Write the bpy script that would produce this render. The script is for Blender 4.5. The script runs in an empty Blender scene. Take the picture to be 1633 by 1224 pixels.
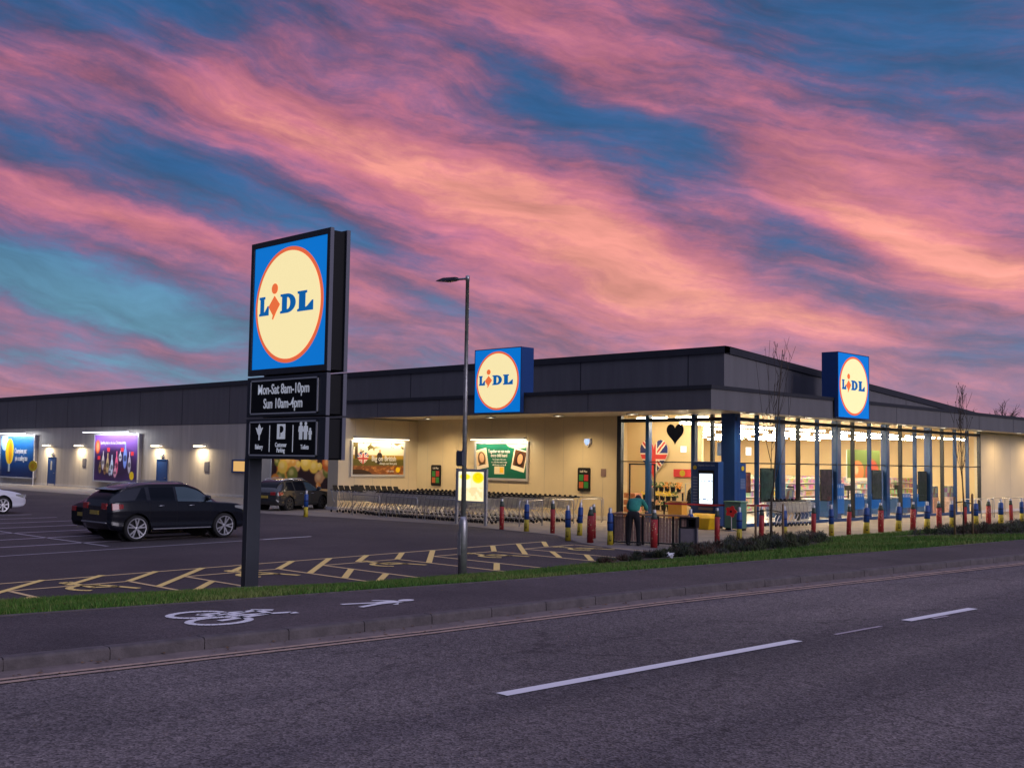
import bpy, bmesh, math, random
import numpy as np
from mathutils import Vector, Matrix
R = math.radians
random.seed(7); RNG = np.random.default_rng(11)
SC = bpy.context.scene
COL = SC.collection

# ------------------------------------------------------------------ camera
F_PX, W_PX = 1763.2, 1633.0
YAW, PITCH, ROLL = R(134.158), R(3.958), R(0.872)
CAM_Z = 2.54
def cam_axes():
    f = Vector((math.cos(PITCH)*math.cos(YAW), math.cos(PITCH)*math.sin(YAW), math.sin(PITCH)))
    r = Vector((math.sin(YAW), -math.cos(YAW), 0)); u = r.cross(f)
    return (math.cos(ROLL)*r+math.sin(ROLL)*u, -math.sin(ROLL)*r+math.cos(ROLL)*u, f)
cd = bpy.data.cameras.new('camera'); cam = bpy.data.objects.new('camera', cd); COL.objects.link(cam)
r_, u_, f_ = cam_axes()
cam.matrix_world = Matrix(((r_.x, u_.x, -f_.x, 0), (r_.y, u_.y, -f_.y, 0), (r_.z, u_.z, -f_.z, CAM_Z), (0, 0, 0, 1)))
cd.sensor_width = 36; cd.lens = 36*F_PX/W_PX; cd.clip_start = .1; cd.clip_end = 3000
SC.camera = cam

# ------------------------------------------------------------------ world: dusk sky with lit clouds
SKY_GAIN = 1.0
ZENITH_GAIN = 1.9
wld = bpy.data.worlds.new('World'); SC.world = wld; wld.use_nodes = True
NT = wld.node_tree; NT.nodes.clear()
class X:
    def __init__(s, o): s.o = o
    def _b(s, op, b, c=None):
        n = NT.nodes.new('ShaderNodeMath'); n.operation = op
        for i, v in enumerate((s, b, c)):
            if v is None: continue
            if isinstance(v, X): NT.links.new(v.o, n.inputs[i])
            else: n.inputs[i].default_value = v
        return X(n.outputs[0])
    def __add__(s, b): return s._b('ADD', b)
    __radd__ = __add__
    def __sub__(s, b): return s._b('SUBTRACT', b)
    def __mul__(s, b): return s._b('MULTIPLY', b)
    __rmul__ = __mul__
    def f(s, op, b=None, c=None): return s._b(op, b, c)
def vdot(v, c):
    n = NT.nodes.new('ShaderNodeVectorMath'); n.operation = 'DOT_PRODUCT'; NT.links.new(v, n.inputs[0]); n.inputs[1].default_value = c
    return X(n.outputs['Value'])
def comb(a, b, c):
    n = NT.nodes.new('ShaderNodeCombineXYZ')
    for i, v in enumerate((a, b, c)):
        if isinstance(v, X): NT.links.new(v.o, n.inputs[i])
        else: n.inputs[i].default_value = v
    return n.outputs[0]
def noise(v, sc, det=4, rough=.5, dist=0.):
    n = NT.nodes.new('ShaderNodeTexNoise'); n.inputs['Scale'].default_value = sc; n.inputs['Detail'].default_value = det
    n.inputs['Roughness'].default_value = rough; n.inputs['Distortion'].default_value = dist
    NT.links.new(v, n.inputs['Vector']); return X(n.outputs['Fac'])
def ramp(x, stops, interp='LINEAR'):
    n = NT.nodes.new('ShaderNodeValToRGB'); n.color_ramp.interpolation = interp
    e = n.color_ramp.elements
    while len(e) < len(stops): e.new(.5)
    for k, (p, c) in enumerate(stops): e[k].position = p; e[k].color = (*c, 1)
    NT.links.new(x.o, n.inputs[0]); return n.outputs[0]
def mixc(f, a, b, mode='MIX'):
    n = NT.nodes.new('ShaderNodeMix'); n.data_type = 'RGBA'; n.blend_type = mode
    for i, v in ((0, f), (6, a), (7, b)):
        if isinstance(v, X): v = v.o
        if isinstance(v, (float, int)): n.inputs[i].default_value = v
        elif isinstance(v, tuple): n.inputs[i].default_value = (*v, 1)
        else: NT.links.new(v, n.inputs[i])
    return n.outputs[2]
def lin(r, g, b):
    def c(v):
        v /= 255.
        return v/12.92 if v <= .04045 else ((v+.055)/1.055)**2.4
    return (c(r), c(g), c(b))
tc = NT.nodes.new('ShaderNodeTexCoord'); D = tc.outputs['Generated']
nv = NT.nodes.new('ShaderNodeVectorMath'); nv.operation = 'NORMALIZE'; NT.links.new(D, nv.inputs[0]); D = nv.outputs[0]
fx, fy = math.cos(YAW), math.sin(YAW)
df = vdot(D, (fx, fy, 0)); dr = vdot(D, (fy, -fx, 0)); dz = vdot(D, (0, 0, 1))
AZ = dr.f('ARCTAN2', df)*(180/math.pi/10)            # tens of degrees right of the view's compass direction
EL = dz.f('ARCSINE')*(180/math.pi/10)
BLOBS = [  # azimuth px, height px (measured), radii, slope, weight
 (110, 40, 260, 85, 6, -.60), (330, 60, 60, 60, 0, -.2),
 (230, 320, 260, 48, 10, -.62), (480, 370, 160, 26, 16, -.25),
 (60, 470, 260, 46, 13, -.85), (330, 530, 150, 18, 17, -.35), (230, 590, 260, 18, 4, -.3),
 (930, 190, 160, 34, 20, -.58), (800, 110, 130, 40, 30, -.35), (1130, 265, 110, 50, 8, -.62),
 (1040, 330, 60, 30, 8, -.15), (1480, 60, 250, 95, 8, -.62), (1600, 200, 110, 50, 0, -.35), (1180, 90, 90, 40, 20, -.12),
 (1275, 385, 60, 40, 0, -.45), (1330, 482, 110, 18, 8, -.50), (740, 505, 60, 20, 10, -.35),
 (1500, 560, 180, 40, 8, -.28), (1600, 600, 150, 30, 0, -.30), (640, 470, 90, 24, 15, -.18),(560,590,300,22,0,-.15),
 (560, 230, 330, 70, 22, .25), (880, 350, 330, 42, 22, .55), (1450, 400, 200, 34, 22, .62), (1580, 440, 120, 26, 12, .3),
 (230, 385, 300, 24, 14, .40), (1000, 480, 280, 60, 10, .25), (900, 100, 200, 34, 28, .25), (1230, 240, 160, 55, 15, .22),
 (150, 530, 260, 20, 10, .25), (700, 40, 180, 34, 16, .2), (1330, 300, 240, 40, 10, .18), (120, 170, 240, 40, 4, .12), (1350,540,200,20,10,.25)]
wv = comb(AZ*.55, EL*.9, .3)
w1 = noise(wv, 1.6, 3, .5)-.5; w2 = noise(comb(AZ*.55, EL*.9, 7.7), 1.6, 3, .5)-.5
wf = noise(comb(AZ*1.2, EL*3.2, 2.2), 2.2, 5, .6)-.5
A2 = AZ+w1*.75; B2 = EL+w2*.42+wf*.10
acc = None; hot = None
for (px, py, rx, ry, sl, wt) in BLOBS:
    a0 = math.degrees(math.atan((px-816)/F_PX))/10; b0 = (735-(px-816)*-.015-py)/311.
    ca, sa = math.cos(R(-sl)), math.sin(R(-sl))
    da = A2-a0; db = B2-b0
    s = (da*ca+db*sa)*(311./rx); t = (db*ca-da*sa)*(311./ry)
    g = (s.f('POWER', 2.)+t.f('POWER', 2.))*-.7
    g = g.f('EXPONENT')*(wt*.72 if wt < 0 else wt)
    acc = g if acc is None else acc+g
    if wt > .35: hot = g if hot is None else hot+g
# streaky cloud texture that follows the wind: gently falling to the right, flatter near the horizon
tilt = B2*.055+.15
T = B2*.55+EL*.45+w2*.10+A2*tilt
st1 = noise(comb(A2*.35, T*2.0, 1.1), 2.0, 6, .55, .15)-.5
st2 = noise(comb(AZ*.8+w1*.35, T*4.4, 4.1), 2.4, 8, .60, .1)-.5
st3 = noise(comb(AZ*2.2+w2*.6, T*9., 9.1), 3.0, 5, .6, .1)-.5
st4 = noise(comb(AZ*3.+EL*1.2, EL*6.-AZ*.6, 5.), 2.5, 8, .68, .0)-.5
P = acc*.80+.50+st1*.50+st2*.52+st3*.20+st4*.30
P = P.f('MULTIPLY', 1.).f('MINIMUM', 1.).f('MAXIMUM', 0.)
low = (EL*-.9+1.0).f('MINIMUM', 1.).f('MAXIMUM', 0.)      # 1 at the horizon, 0 above 11 degrees
leftness = (AZ*-.35+.25).f('MINIMUM', 1.).f('MAXIMUM', 0.)
blue = mixc(low, lin(34, 88, 142), mixc(leftness, lin(92, 112, 150), lin(120, 156, 168)))
blue = mixc((EL*-1.1+1.55).f('MINIMUM', 1.).f('MAXIMUM', 0.)*.8*leftness, blue, lin(88, 148, 176))
cloud = ramp(P, [(.0, lin(48, 88, 140)), (.20, lin(72, 88, 138)), (.34, lin(96, 84, 130)), (.48, lin(134, 90, 130)), (.62, lin(178, 102, 132)), (.80, lin(204, 117, 132)), (1., lin(236, 148, 136))])
warm = ramp(P, [(.0, lin(100, 120, 150)), (.30, lin(128, 116, 148)), (.5, lin(150, 122, 148)), (.75, lin(190, 134, 144)), (1., lin(224, 158, 148))])
cloud = mixc(low*.75, cloud, warm)
cov = ramp(P, [(.0, (0, 0, 0)), (.46, (1, 1, 1))], 'EASE')
sky = mixc(X(cov), blue, cloud)
shade = (noise(comb(AZ*.7, T*4., 14.), 1.8, 6, .6, .15)*1.35+.34)*(EL*-.12+1.12).f('MAXIMUM', .8)
sky = mixc(1., sky, comb(shade, shade, shade+.02), 'MULTIPLY')
bnz = NT.nodes.new('ShaderNodeTexSky'); bnz.sky_type = 'NISHITA'; bnz.sun_disc = False; bnz.sun_elevation = R(2.0); bnz.sun_rotation = R(200)
sky = mixc(.03, sky, bnz.outputs[0], 'ADD')
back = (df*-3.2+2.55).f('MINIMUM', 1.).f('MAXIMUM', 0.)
sky = mixc(back, sky, lin(72, 78, 104))  # unseen sky behind the camera greyed to cut pink ambient light and reflections
# brighter, bluer dome overhead (out of the picture) added to light the ground and walls
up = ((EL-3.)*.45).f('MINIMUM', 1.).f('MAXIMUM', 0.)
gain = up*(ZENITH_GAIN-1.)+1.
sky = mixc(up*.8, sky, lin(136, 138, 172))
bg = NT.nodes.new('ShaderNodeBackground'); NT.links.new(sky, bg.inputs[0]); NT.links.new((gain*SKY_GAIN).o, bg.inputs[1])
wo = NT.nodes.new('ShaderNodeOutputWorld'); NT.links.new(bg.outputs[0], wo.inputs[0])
wld.cycles.sampling_method = 'MANUAL'; wld.cycles.sample_map_resolution = 512

# faint afterglow in place of a sun that is already down
sd = bpy.data.lights.new('sun', 'SUN'); sd.energy = 1.7; sd.angle = R(40); sd.color = (.92, .84, 1)
so = bpy.data.objects.new('sun', sd); COL.objects.link(so)
so.rotation_euler = Vector((-.97, .04, -.19)).to_track_quat('-Z', 'Y').to_euler()

SC.view_settings.view_transform = 'Standard'; SC.view_settings.look = 'None'
SC.view_settings.exposure = 0.0; SC.view_settings.gamma = 1
SC.cycles.use_denoising = True
SC.cycles.max_bounces = 6; SC.cycles.transparent_max_bounces = 16; SC.cycles.glossy_bounces = 3; SC.cycles.diffuse_bounces = 3
SC.cycles.sample_clamp_indirect = 6; SC.cycles.caustics_reflective = False; SC.cycles.caustics_refractive = False

# ------------------------------------------------------------------ materials
MATS = {}
def mat(name, col, rough=.6, metal=0., var=0., vscale=3., bump=0., bscale=40., emit=None, es=0., spec=.5, coat=0.):
    if name in MATS: return MATS[name]
    m = bpy.data.materials.new(name); m.use_nodes = True; MATS[name] = m
    nt = m.node_tree; b = nt.nodes['Principled BSDF']
    b.inputs['Base Color'].default_value = (*col, 1); b.inputs['Roughness'].default_value = rough
    b.inputs['Metallic'].default_value = metal; b.inputs['Specular IOR Level'].default_value = spec; b.inputs['Coat Weight'].default_value = coat
    if var or bump:
        tcn = nt.nodes.new('ShaderNodeTexCoord')
    if var:
        n = nt.nodes.new('ShaderNodeTexNoise'); n.inputs['Scale'].default_value = vscale; n.inputs['Detail'].default_value = 6; n.inputs['Roughness'].default_value = .65
        nt.links.new(tcn.outputs['Object'], n.inputs['Vector'])
        cr = nt.nodes.new('ShaderNodeValToRGB'); cr.color_ramp.elements[0].position = .3; cr.color_ramp.elements[1].position = .7
        cr.color_ramp.elements[0].color = (*[max(0, c*(1-var)) for c in col], 1); cr.color_ramp.elements[1].color = (*[min(1, c*(1+var)) for c in col], 1)
        nt.links.new(n.outputs['Fac'], cr.inputs[0]); nt.links.new(cr.outputs[0], b.inputs['Base Color'])
    if bump:
        n = nt.nodes.new('ShaderNodeTexNoise'); n.inputs['Scale'].default_value = bscale; n.inputs['Detail'].default_value = 3
        nt.links.new(tcn.outputs['Object'], n.inputs['Vector'])
        bp = nt.nodes.new('ShaderNodeBump'); bp.inputs['Strength'].default_value = bump; bp.inputs['Distance'].default_value = .02
        nt.links.new(n.outputs['Fac'], bp.inputs['Height']); nt.links.new(bp.outputs[0], b.inputs['Normal'])
    if emit is not None:
        b.inputs['Emission Color'].default_value = (*emit, 1); b.inputs['Emission Strength'].default_value = es
    return m
def asphalt(name, col, grain, big, bumpd=.3):
    m = bpy.data.materials.new(name); m.use_nodes = True; MATS[name] = m
    nt = m.node_tree; b = nt.nodes['Principled BSDF']; L = nt.links.new
    t = nt.nodes.new('ShaderNodeTexCoord')
    def nz(s, d, r=.6):
        n = nt.nodes.new('ShaderNodeTexNoise'); n.inputs['Scale'].default_value = s; n.inputs['Detail'].default_value = d; n.inputs['Roughness'].default_value = r
        L(t.outputs['Object'], n.inputs['Vector']); return n
    v = nt.nodes.new('ShaderNodeTexVoronoi'); v.inputs['Scale'].default_value = grain; L(t.outputs['Object'], v.inputs['Vector'])
    cr = nt.nodes.new('ShaderNodeValToRGB'); L(v.outputs['Color'], cr.inputs[0])
    e = cr.color_ramp.elements; e[0].position = .15; e[1].position = .9
    e[0].color = (*[c*.42 for c in col], 1); e[1].color = (*[min(1, c*1.9) for c in col], 1)
    n2 = nz(big, 8); c2 = nt.nodes.new('ShaderNodeValToRGB'); L(n2.outputs['Fac'], c2.inputs[0])
    c2.color_ramp.elements[0].position = .32; c2.color_ramp.elements[1].position = .68
    c2.color_ramp.elements[0].color = (.66, .66, .68, 1); c2.color_ramp.elements[1].color = (1.25, 1.22, 1.22, 1)
    n3 = nz(grain*.16, 6, .75); c3 = nt.nodes.new('ShaderNodeValToRGB'); L(n3.outputs['Fac'], c3.inputs[0])
    c3.color_ramp.elements[0].position = .3; c3.color_ramp.elements[1].position = .7
    c3.color_ramp.elements[0].color = (.6, .6, .62, 1); c3.color_ramp.elements[1].color = (1.4, 1.38, 1.36, 1)
    mx = nt.nodes.new('ShaderNodeMix'); mx.data_type = 'RGBA'; mx.blend_type = 'MULTIPLY'; mx.inputs[0].default_value = 1
    L(cr.outputs[0], mx.inputs[6]); L(c2.outputs[0], mx.inputs[7])
    my = nt.nodes.new('ShaderNodeMix'); my.data_type = 'RGBA'; my.blend_type = 'MULTIPLY'; my.inputs[0].default_value = .8
    L(mx.outputs[2], my.inputs[6]); L(c3.outputs[0], my.inputs[7]); L(my.outputs[2], b.inputs['Base Color'])
    b.inputs['Roughness'].default_value = .82; b.inputs['Specular IOR Level'].default_value = .35
    if name == 'road_asphalt':      # tyre-polished lanes, oil line, repaired strips and fine cracks running along the road
        mp = nt.nodes.new('ShaderNodeMapping'); mp.inputs['Scale'].default_value = (1.0, .045, 1); mp.inputs['Rotation'].default_value = (0, 0, R(3)); L(t.outputs['Object'], mp.inputs[0])
        n4 = nt.nodes.new('ShaderNodeTexNoise'); n4.inputs['Scale'].default_value = 1.1; n4.inputs['Detail'].default_value = 5; L(mp.outputs[0], n4.inputs['Vector'])
        c4 = nt.nodes.new('ShaderNodeValToRGB'); L(n4.outputs['Fac'], c4.inputs[0]); c4.color_ramp.elements[0].position = .34; c4.color_ramp.elements[1].position = .66
        c4.color_ramp.elements[0].color = (.72, .72, .76, 1); c4.color_ramp.elements[1].color = (1.18, 1.16, 1.14, 1)
        v2 = nt.nodes.new('ShaderNodeTexVoronoi'); v2.feature = 'DISTANCE_TO_EDGE'; v2.inputs['Scale'].default_value = .42
        n5 = nz(1.4, 5); av = nt.nodes.new('ShaderNodeVectorMath'); av.operation = 'MULTIPLY_ADD'; L(n5.outputs['Color'], av.inputs[0]); av.inputs[1].default_value = (1.3, 1.3, 0); L(t.outputs['Object'], av.inputs[2]); L(av.outputs[0], v2.inputs['Vector'])
        c5 = nt.nodes.new('ShaderNodeValToRGB'); L(v2.outputs['Distance'], c5.inputs[0]); c5.color_ramp.elements[0].position = .002; c5.color_ramp.elements[1].position = .009
        c5.color_ramp.elements[0].color = (.45, .45, .45, 1); c5.color_ramp.elements[1].color = (1, 1, 1, 1)
        a4 = nt.nodes.new('ShaderNodeMix'); a4.data_type = 'RGBA'; a4.blend_type = 'MULTIPLY'; a4.inputs[0].default_value = 1; L(my.outputs[2], a4.inputs[6]); L(c4.outputs[0], a4.inputs[7])
        a5 = nt.nodes.new('ShaderNodeMix'); a5.data_type = 'RGBA'; a5.blend_type = 'MULTIPLY'; a5.inputs[0].default_value = .8; L(a4.outputs[2], a5.inputs[6]); L(c5.outputs[0], a5.inputs[7]); L(a5.outputs[2], b.inputs['Base Color'])
    bp = nt.nodes.new('ShaderNodeBump'); bp.inputs['Strength'].default_value = bumpd; bp.inputs['Distance'].default_value = .012
    L(v.outputs['Distance'], bp.inputs['Height']); L(bp.outputs[0], b.inputs['Normal'])
    return m
M = {}
M['road'] = asphalt('road_asphalt', (.128, .113, .112), 62, .16, .5)
M['footway'] = asphalt('footway_asphalt', (.078, .064, .068), 120, .5, .3)
M['carpark'] = asphalt('carpark_asphalt', (.062, .050, .052), 110, .25, .3)
M['kerb'] = mat('kerb_concrete', (.105, .088, .092), .85, var=.3, vscale=6, bump=.4)
M['gutter'] = mat('gutter_dust', (.20, .155, .145), .9, var=.3, vscale=3, bump=.3)
M['soil'] = mat('bed_soil', (.07, .048, .038), .95, var=.5, vscale=6, bump=.8, bscale=25)
M['turf'] = mat('turf', (.055, .115, .014), .95, var=.45, vscale=2.2, bump=.7, bscale=60)
M['ground'] = mat('ground_far', (.05, .06, .035), .95, var=.3, vscale=.2)
def paint(name, col, wear):
    m = bpy.data.materials.new(name); m.use_nodes = True; MATS[name] = m
    nt = m.node_tree; b = nt.nodes['Principled BSDF']; L = nt.links.new
    t = nt.nodes.new('ShaderNodeTexCoord'); n = nt.nodes.new('ShaderNodeTexNoise'); n.inputs['Scale'].default_value = 9; n.inputs['Detail'].default_value = 10; n.inputs['Roughness'].default_value = .75
    L(t.outputs['Object'], n.inputs['Vector'])
    cr = nt.nodes.new('ShaderNodeValToRGB'); L(n.outputs['Fac'], cr.inputs[0])
    cr.color_ramp.elements[0].position = wear-.08; cr.color_ramp.elements[1].position = wear+.06
    cr.color_ramp.elements[0].color = (.13, .11, .13, 1); cr.color_ramp.elements[1].color = (*col, 1)
    L(cr.outputs[0], b.inputs['Base Color']); b.inputs['Roughness'].default_value = .7
    return m
M['white_paint'] = paint('white_paint', (.90, .88, .90), .31)
M['pale_paint'] = paint('pale_worn_paint', (.44, .38, .43), .40)
M['yellow_paint'] = paint('yellow_paint', (1., .72, .22), .30)
M['old_yellow'] = paint('old_yellow_paint', (.50, .35, .26), .43)
def paving():
    m = bpy.data.materials.new('paving'); m.use_nodes = True; nt = m.node_tree; b = nt.nodes['Principled BSDF']; L = nt.links.new
    t = nt.nodes.new('ShaderNodeTexCoord'); br = nt.nodes.new('ShaderNodeTexBrick'); br.inputs['Scale'].default_value = 1
    br.inputs['Brick Width'].default_value = .4; br.inputs['Row Height'].default_value = .4; br.inputs['Mortar Size'].default_value = .006
    br.inputs['Color1'].default_value = (.25, .21, .18, 1); br.inputs['Color2'].default_value = (.21, .18, .155, 1); br.inputs['Mortar'].default_value = (.13, .11, .10, 1)
    L(t.outputs['Object'], br.inputs['Vector'])
    n = nt.nodes.new('ShaderNodeTexNoise'); n.inputs['Scale'].default_value = 1.2; n.inputs['Detail'].default_value = 8; L(t.outputs['Object'], n.inputs['Vector'])
    c2 = nt.nodes.new('ShaderNodeValToRGB'); L(n.outputs['Fac'], c2.inputs[0]); c2.color_ramp.elements[0].color = (.6, .6, .6, 1); c2.color_ramp.elements[1].color = (1.3, 1.3, 1.3, 1)
    mx = nt.nodes.new('ShaderNodeMix'); mx.data_type = 'RGBA'; mx.blend_type = 'MULTIPLY'; mx.inputs[0].default_value = 1
    L(br.outputs[0], mx.inputs[6]); L(c2.outputs[0], mx.inputs[7]); L(mx.outputs[2], b.inputs['Base Color']); b.inputs['Roughness'].default_value = .75
    return m
M['paving'] = paving()
def panel(name, col, axis_scale, rough=.45):
    # composite cladding: faint ribs and joints
    m = mat(name, col, rough, var=.14, vscale=.9, bump=.12, bscale=14)
    nt = m.node_tree; n = [q for q in nt.nodes if q.type == 'TEX_NOISE' and abs(q.inputs['Scale'].default_value-.9) < .01][0]     # rain streaks: noise drawn out down the wall
    mp = nt.nodes.new('ShaderNodeMapping'); mp.inputs['Scale'].default_value = (2.2, 2.2, .22); tcn = [q for q in nt.nodes if q.type == 'TEX_COORD'][0]
    nt.links.new(tcn.outputs['Object'], mp.inputs[0]); nt.links.new(mp.outputs[0], n.inputs['Vector']); return m
M['clad_dark'] = panel('dark_cladding', (.135, .130, .140), 6, .55)
M['clad_darker'] = panel('coping_metal', (.028, .028, .036), 6, .45)
M['wall'] = panel('pale_cladding', (.52, .48, .43), 6, .6)
M['wall_warm'] = mat('cream_cladding', (.64, .55, .38), .6, var=.05, vscale=.7, bump=.06, bscale=10)
M['skirt'] = mat('base_trim', (.62, .60, .58), .6, var=.1)
M['joint'] = mat('panel_joint', (.022, .022, .028), .6)
M['joint_pale'] = mat('panel_joint_pale', (.40, .37, .34), .6)
M['soffit'] = mat('soffit', (.50, .46, .40), .5, var=.05)
M['frame_dark'] = mat('dark_frame', (.020, .024, .034), .35, metal=.3)
M['frame_blue'] = mat('blue_frame', (.010, .055, .18), .35, var=.06)
M['blue'] = mat('blue_metal', (.010, .05, .20), .4, var=.05)
M['door_blue'] = mat('blue_door', (.010, .045, .20), .45, var=.06)
M['steel'] = mat('brushed_steel', (.45, .45, .47), .32, metal=.9, var=.1, vscale=20)
M['galv'] = mat('galvanised_steel', (.42, .42, .44), .42, metal=.75, var=.25, vscale=8, bump=.1)
M['chrome'] = mat('chromed_wire', (.58, .58, .56), .35, metal=.8)
M['alu'] = mat('aluminium_frame', (.55, .55, .57), .4, metal=.5)
M['black'] = mat('black_plastic', (.008, .008, .010), .6, spec=.25)
M['black_gloss'] = mat('black_gloss', (.010, .010, .013), .15, coat=.5)
M['anth'] = mat('anthracite_metal', (.032, .036, .050), .5, metal=.2, var=.12, vscale=2)
M['anth_light'] = mat('grey_trim', (.16, .16, .20), .4, metal=.3)
M['rubber'] = mat('rubber', (.014, .014, .015), .85, var=.2)
M['white'] = mat('white_plastic', (.75, .75, .75), .4)
M['timber'] = mat('timber', (.28, .15, .09), .7, var=.3, vscale=9)
M['slat'] = mat('slat_panel', (.26, .16, .13), .7, var=.3, vscale=12)
M['stake'] = mat('stake_wood', (.22, .14, .08), .85, var=.35, vscale=12)
M['bark'] = mat('bark', (.06, .045, .036), .9, var=.4, vscale=12)
M['red'] = mat('red_vinyl', (.36, .022, .024), .5, var=.25, vscale=12)
M['redlight'] = mat('orange_red_vinyl', (.55, .07, .035), .5, var=.25, vscale=12)
M['bluesleeve'] = mat('blue_vinyl', (.012, .06, .25), .5, var=.2, vscale=14)
M['yellow'] = mat('yellow_vinyl', (.46, .36, .02), .5, var=.12, vscale=10)
M['yel_plastic'] = mat('yellow_plastic', (.75, .46, .01), .45, var=.06)
M['greenish'] = mat('green_cabinet', (.08, .20, .16), .5, var=.1)
M['teal'] = mat('teal_cloth', (.025, .22, .17), .85, var=.2, vscale=10, bump=.3)
M['trouser'] = mat('black_cloth', (.010, .010, .013), .85, var=.2, bump=.3)
M['skin'] = mat('skin', (.48, .27, .19), .55)
M['hair'] = mat('dark_hair', (.012, .009, .008), .6)
M['grey_hair'] = mat('grey_hair', (.10, .09, .085), .7)
M['shoe'] = mat('shoe', (.01, .01, .01), .5)
M['grey_cloth'] = mat('grey_cloth', (.16, .15, .16), .85)
M['rose'] = mat('red_rosette', (.55, .02, .015), .5)
M['litter'] = mat('white_litter', (.75, .75, .78), .7)
M['floor_in'] = mat('shop_floor', (.36, .31, .26), .3, var=.06)
M['wall_in'] = mat('shop_wall', (.66, .50, .28), .7)
M['wall_orange'] = mat('shop_wall_orange', (.75, .42, .15), .7)
M['ceil_in'] = mat('shop_ceiling', (.50, .38, .22), .8)
M['shelf'] = mat('shelf_metal', (.60, .56, .50), .5)
def emat(name, col, s):
    m = bpy.data.materials.new(name); m.use_nodes = True; nt = m.node_tree; nt.nodes.clear()
    e = nt.nodes.new('ShaderNodeEmission'); e.inputs[0].default_value = (*col, 1); e.inputs[1].default_value = s
    o = nt.nodes.new('ShaderNodeOutputMaterial'); nt.links.new(e.outputs[0], o.inputs[0]); return m
M['lum'] = emat('ceiling_luminaire', (1, .86, .64), 105)
M['down'] = emat('downlight_lens', (1, .88, .66), 5)
M['bar_white'] = emat('cool_tube', (.90, .93, 1.0), 4.2)
M['bar_warm'] = emat('warm_tube', (1, .84, .58), 3.6)
M['screen'] = emat('lit_screen', (.86, .95, 1.0), 1.5)
M['win_warm'] = emat('lit_room', (1, .58, .20), .75)
M['sq'] = emat('square_lamp', (1, .97, .90), 1.6)
def lightbox(name, col, s):
    m = mat(name, tuple(c*.6 for c in col), .25, emit=col, es=s, spec=.4, coat=.2); return m
M['lb_blue'] = lightbox('lightbox_blue', lin(0, 112, 200), .95)
M['lb_cream'] = lightbox('lightbox_cream', lin(250, 232, 172), .92)
M['lb_ring'] = lightbox('lightbox_ring', lin(232, 104, 62), .85)
M['lb_logo_blue'] = lightbox('lightbox_letter', lin(0, 96, 168), .80)
M['lb_orange'] = lightbox('lightbox_orange', lin(238, 112, 58), .88)
M['lettering'] = mat('white_lettering', (.62, .64, .70), .5, emit=(.8, .85, 1.), es=.22)
M['darkpanel'] = mat('sign_panel_black', (.006, .007, .009), .55, spec=.15)
def glassmat(name, tint=(1, 1, 1), refl=.6):
    m = bpy.data.materials.new(name); m.use_nodes = True; nt = m.node_tree; nt.nodes.clear(); L = nt.links.new
    t = nt.nodes.new('ShaderNodeBsdfTransparent'); t.inputs[0].default_value = (*tint, 1)
    g = nt.nodes.new('ShaderNodeBsdfGlossy'); g.inputs['Roughness'].default_value = .02
    f = nt.nodes.new('ShaderNodeFresnel'); f.inputs[0].default_value = 1.45
    mm = nt.nodes.new('ShaderNodeMath'); mm.operation = 'MULTIPLY'; mm.inputs[1].default_value = refl; L(f.outputs[0], mm.inputs[0])
    mx = nt.nodes.new('ShaderNodeMixShader'); L(mm.outputs[0], mx.inputs[0]); L(t.outputs[0], mx.inputs[1]); L(g.outputs[0], mx.inputs[2])
    o = nt.nodes.new('ShaderNodeOutputMaterial'); L(mx.outputs[0], o.inputs[0]); return m
M['glass'] = glassmat('shop_glass', (.95, .97, .95), 1.2)
M['car_glass_dark'] = mat('privacy_glass', (.005, .007, .012), .18, spec=.15)
M['car_glass'] = mat('car_side_glass', (.05, .08, .10), .1, spec=.6)
def vcol_mat(name, es=0., rough=.4):
    m = bpy.data.materials.new(name); m.use_nodes = True; nt = m.node_tree; b = nt.nodes['Principled BSDF']
    a = nt.nodes.new('ShaderNodeVertexColor'); a.layer_name = 'print'
    nt.links.new(a.outputs[0], b.inputs['Base Color']); b.inputs['Roughness'].default_value = rough
    if es: nt.links.new(a.outputs[0], b.inputs['Emission Color']); b.inputs['Emission Strength'].default_value = es
    return m
M['print'] = vcol_mat('printed_sheet'); M['print_lit'] = vcol_mat('backlit_print', .9)
def products():
    m = bpy.data.materials.new('shelved_goods'); m.use_nodes = True; nt = m.node_tree; b = nt.nodes['Principled BSDF']; L = nt.links.new
    t = nt.nodes.new('ShaderNodeTexCoord'); mp = nt.nodes.new('ShaderNodeMapping'); mp.inputs['Scale'].default_value = (5, 5, 3.4); L(t.outputs['Object'], mp.inputs[0])
    v = nt.nodes.new('ShaderNodeTexVoronoi'); v.distance = 'CHEBYCHEV'; v.inputs['Scale'].default_value = 1.0; v.inputs['Randomness'].default_value = .6; L(mp.outputs[0], v.inputs['Vector'])
    h = nt.nodes.new('ShaderNodeHueSaturation'); h.inputs['Saturation'].default_value = 1.0; h.inputs['Value'].default_value = .45; L(v.outputs['Color'], h.inputs['Color'])
    mx = nt.nodes.new('ShaderNodeMix'); mx.data_type = 'RGBA'; mx.inputs[0].default_value = .25; L(h.outputs[0], mx.inputs[6]); mx.inputs[7].default_value = (.45, .22, .10, 1)
    L(mx.outputs[2], b.inputs['Base Color']); return m
M['goods'] = products()

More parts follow.
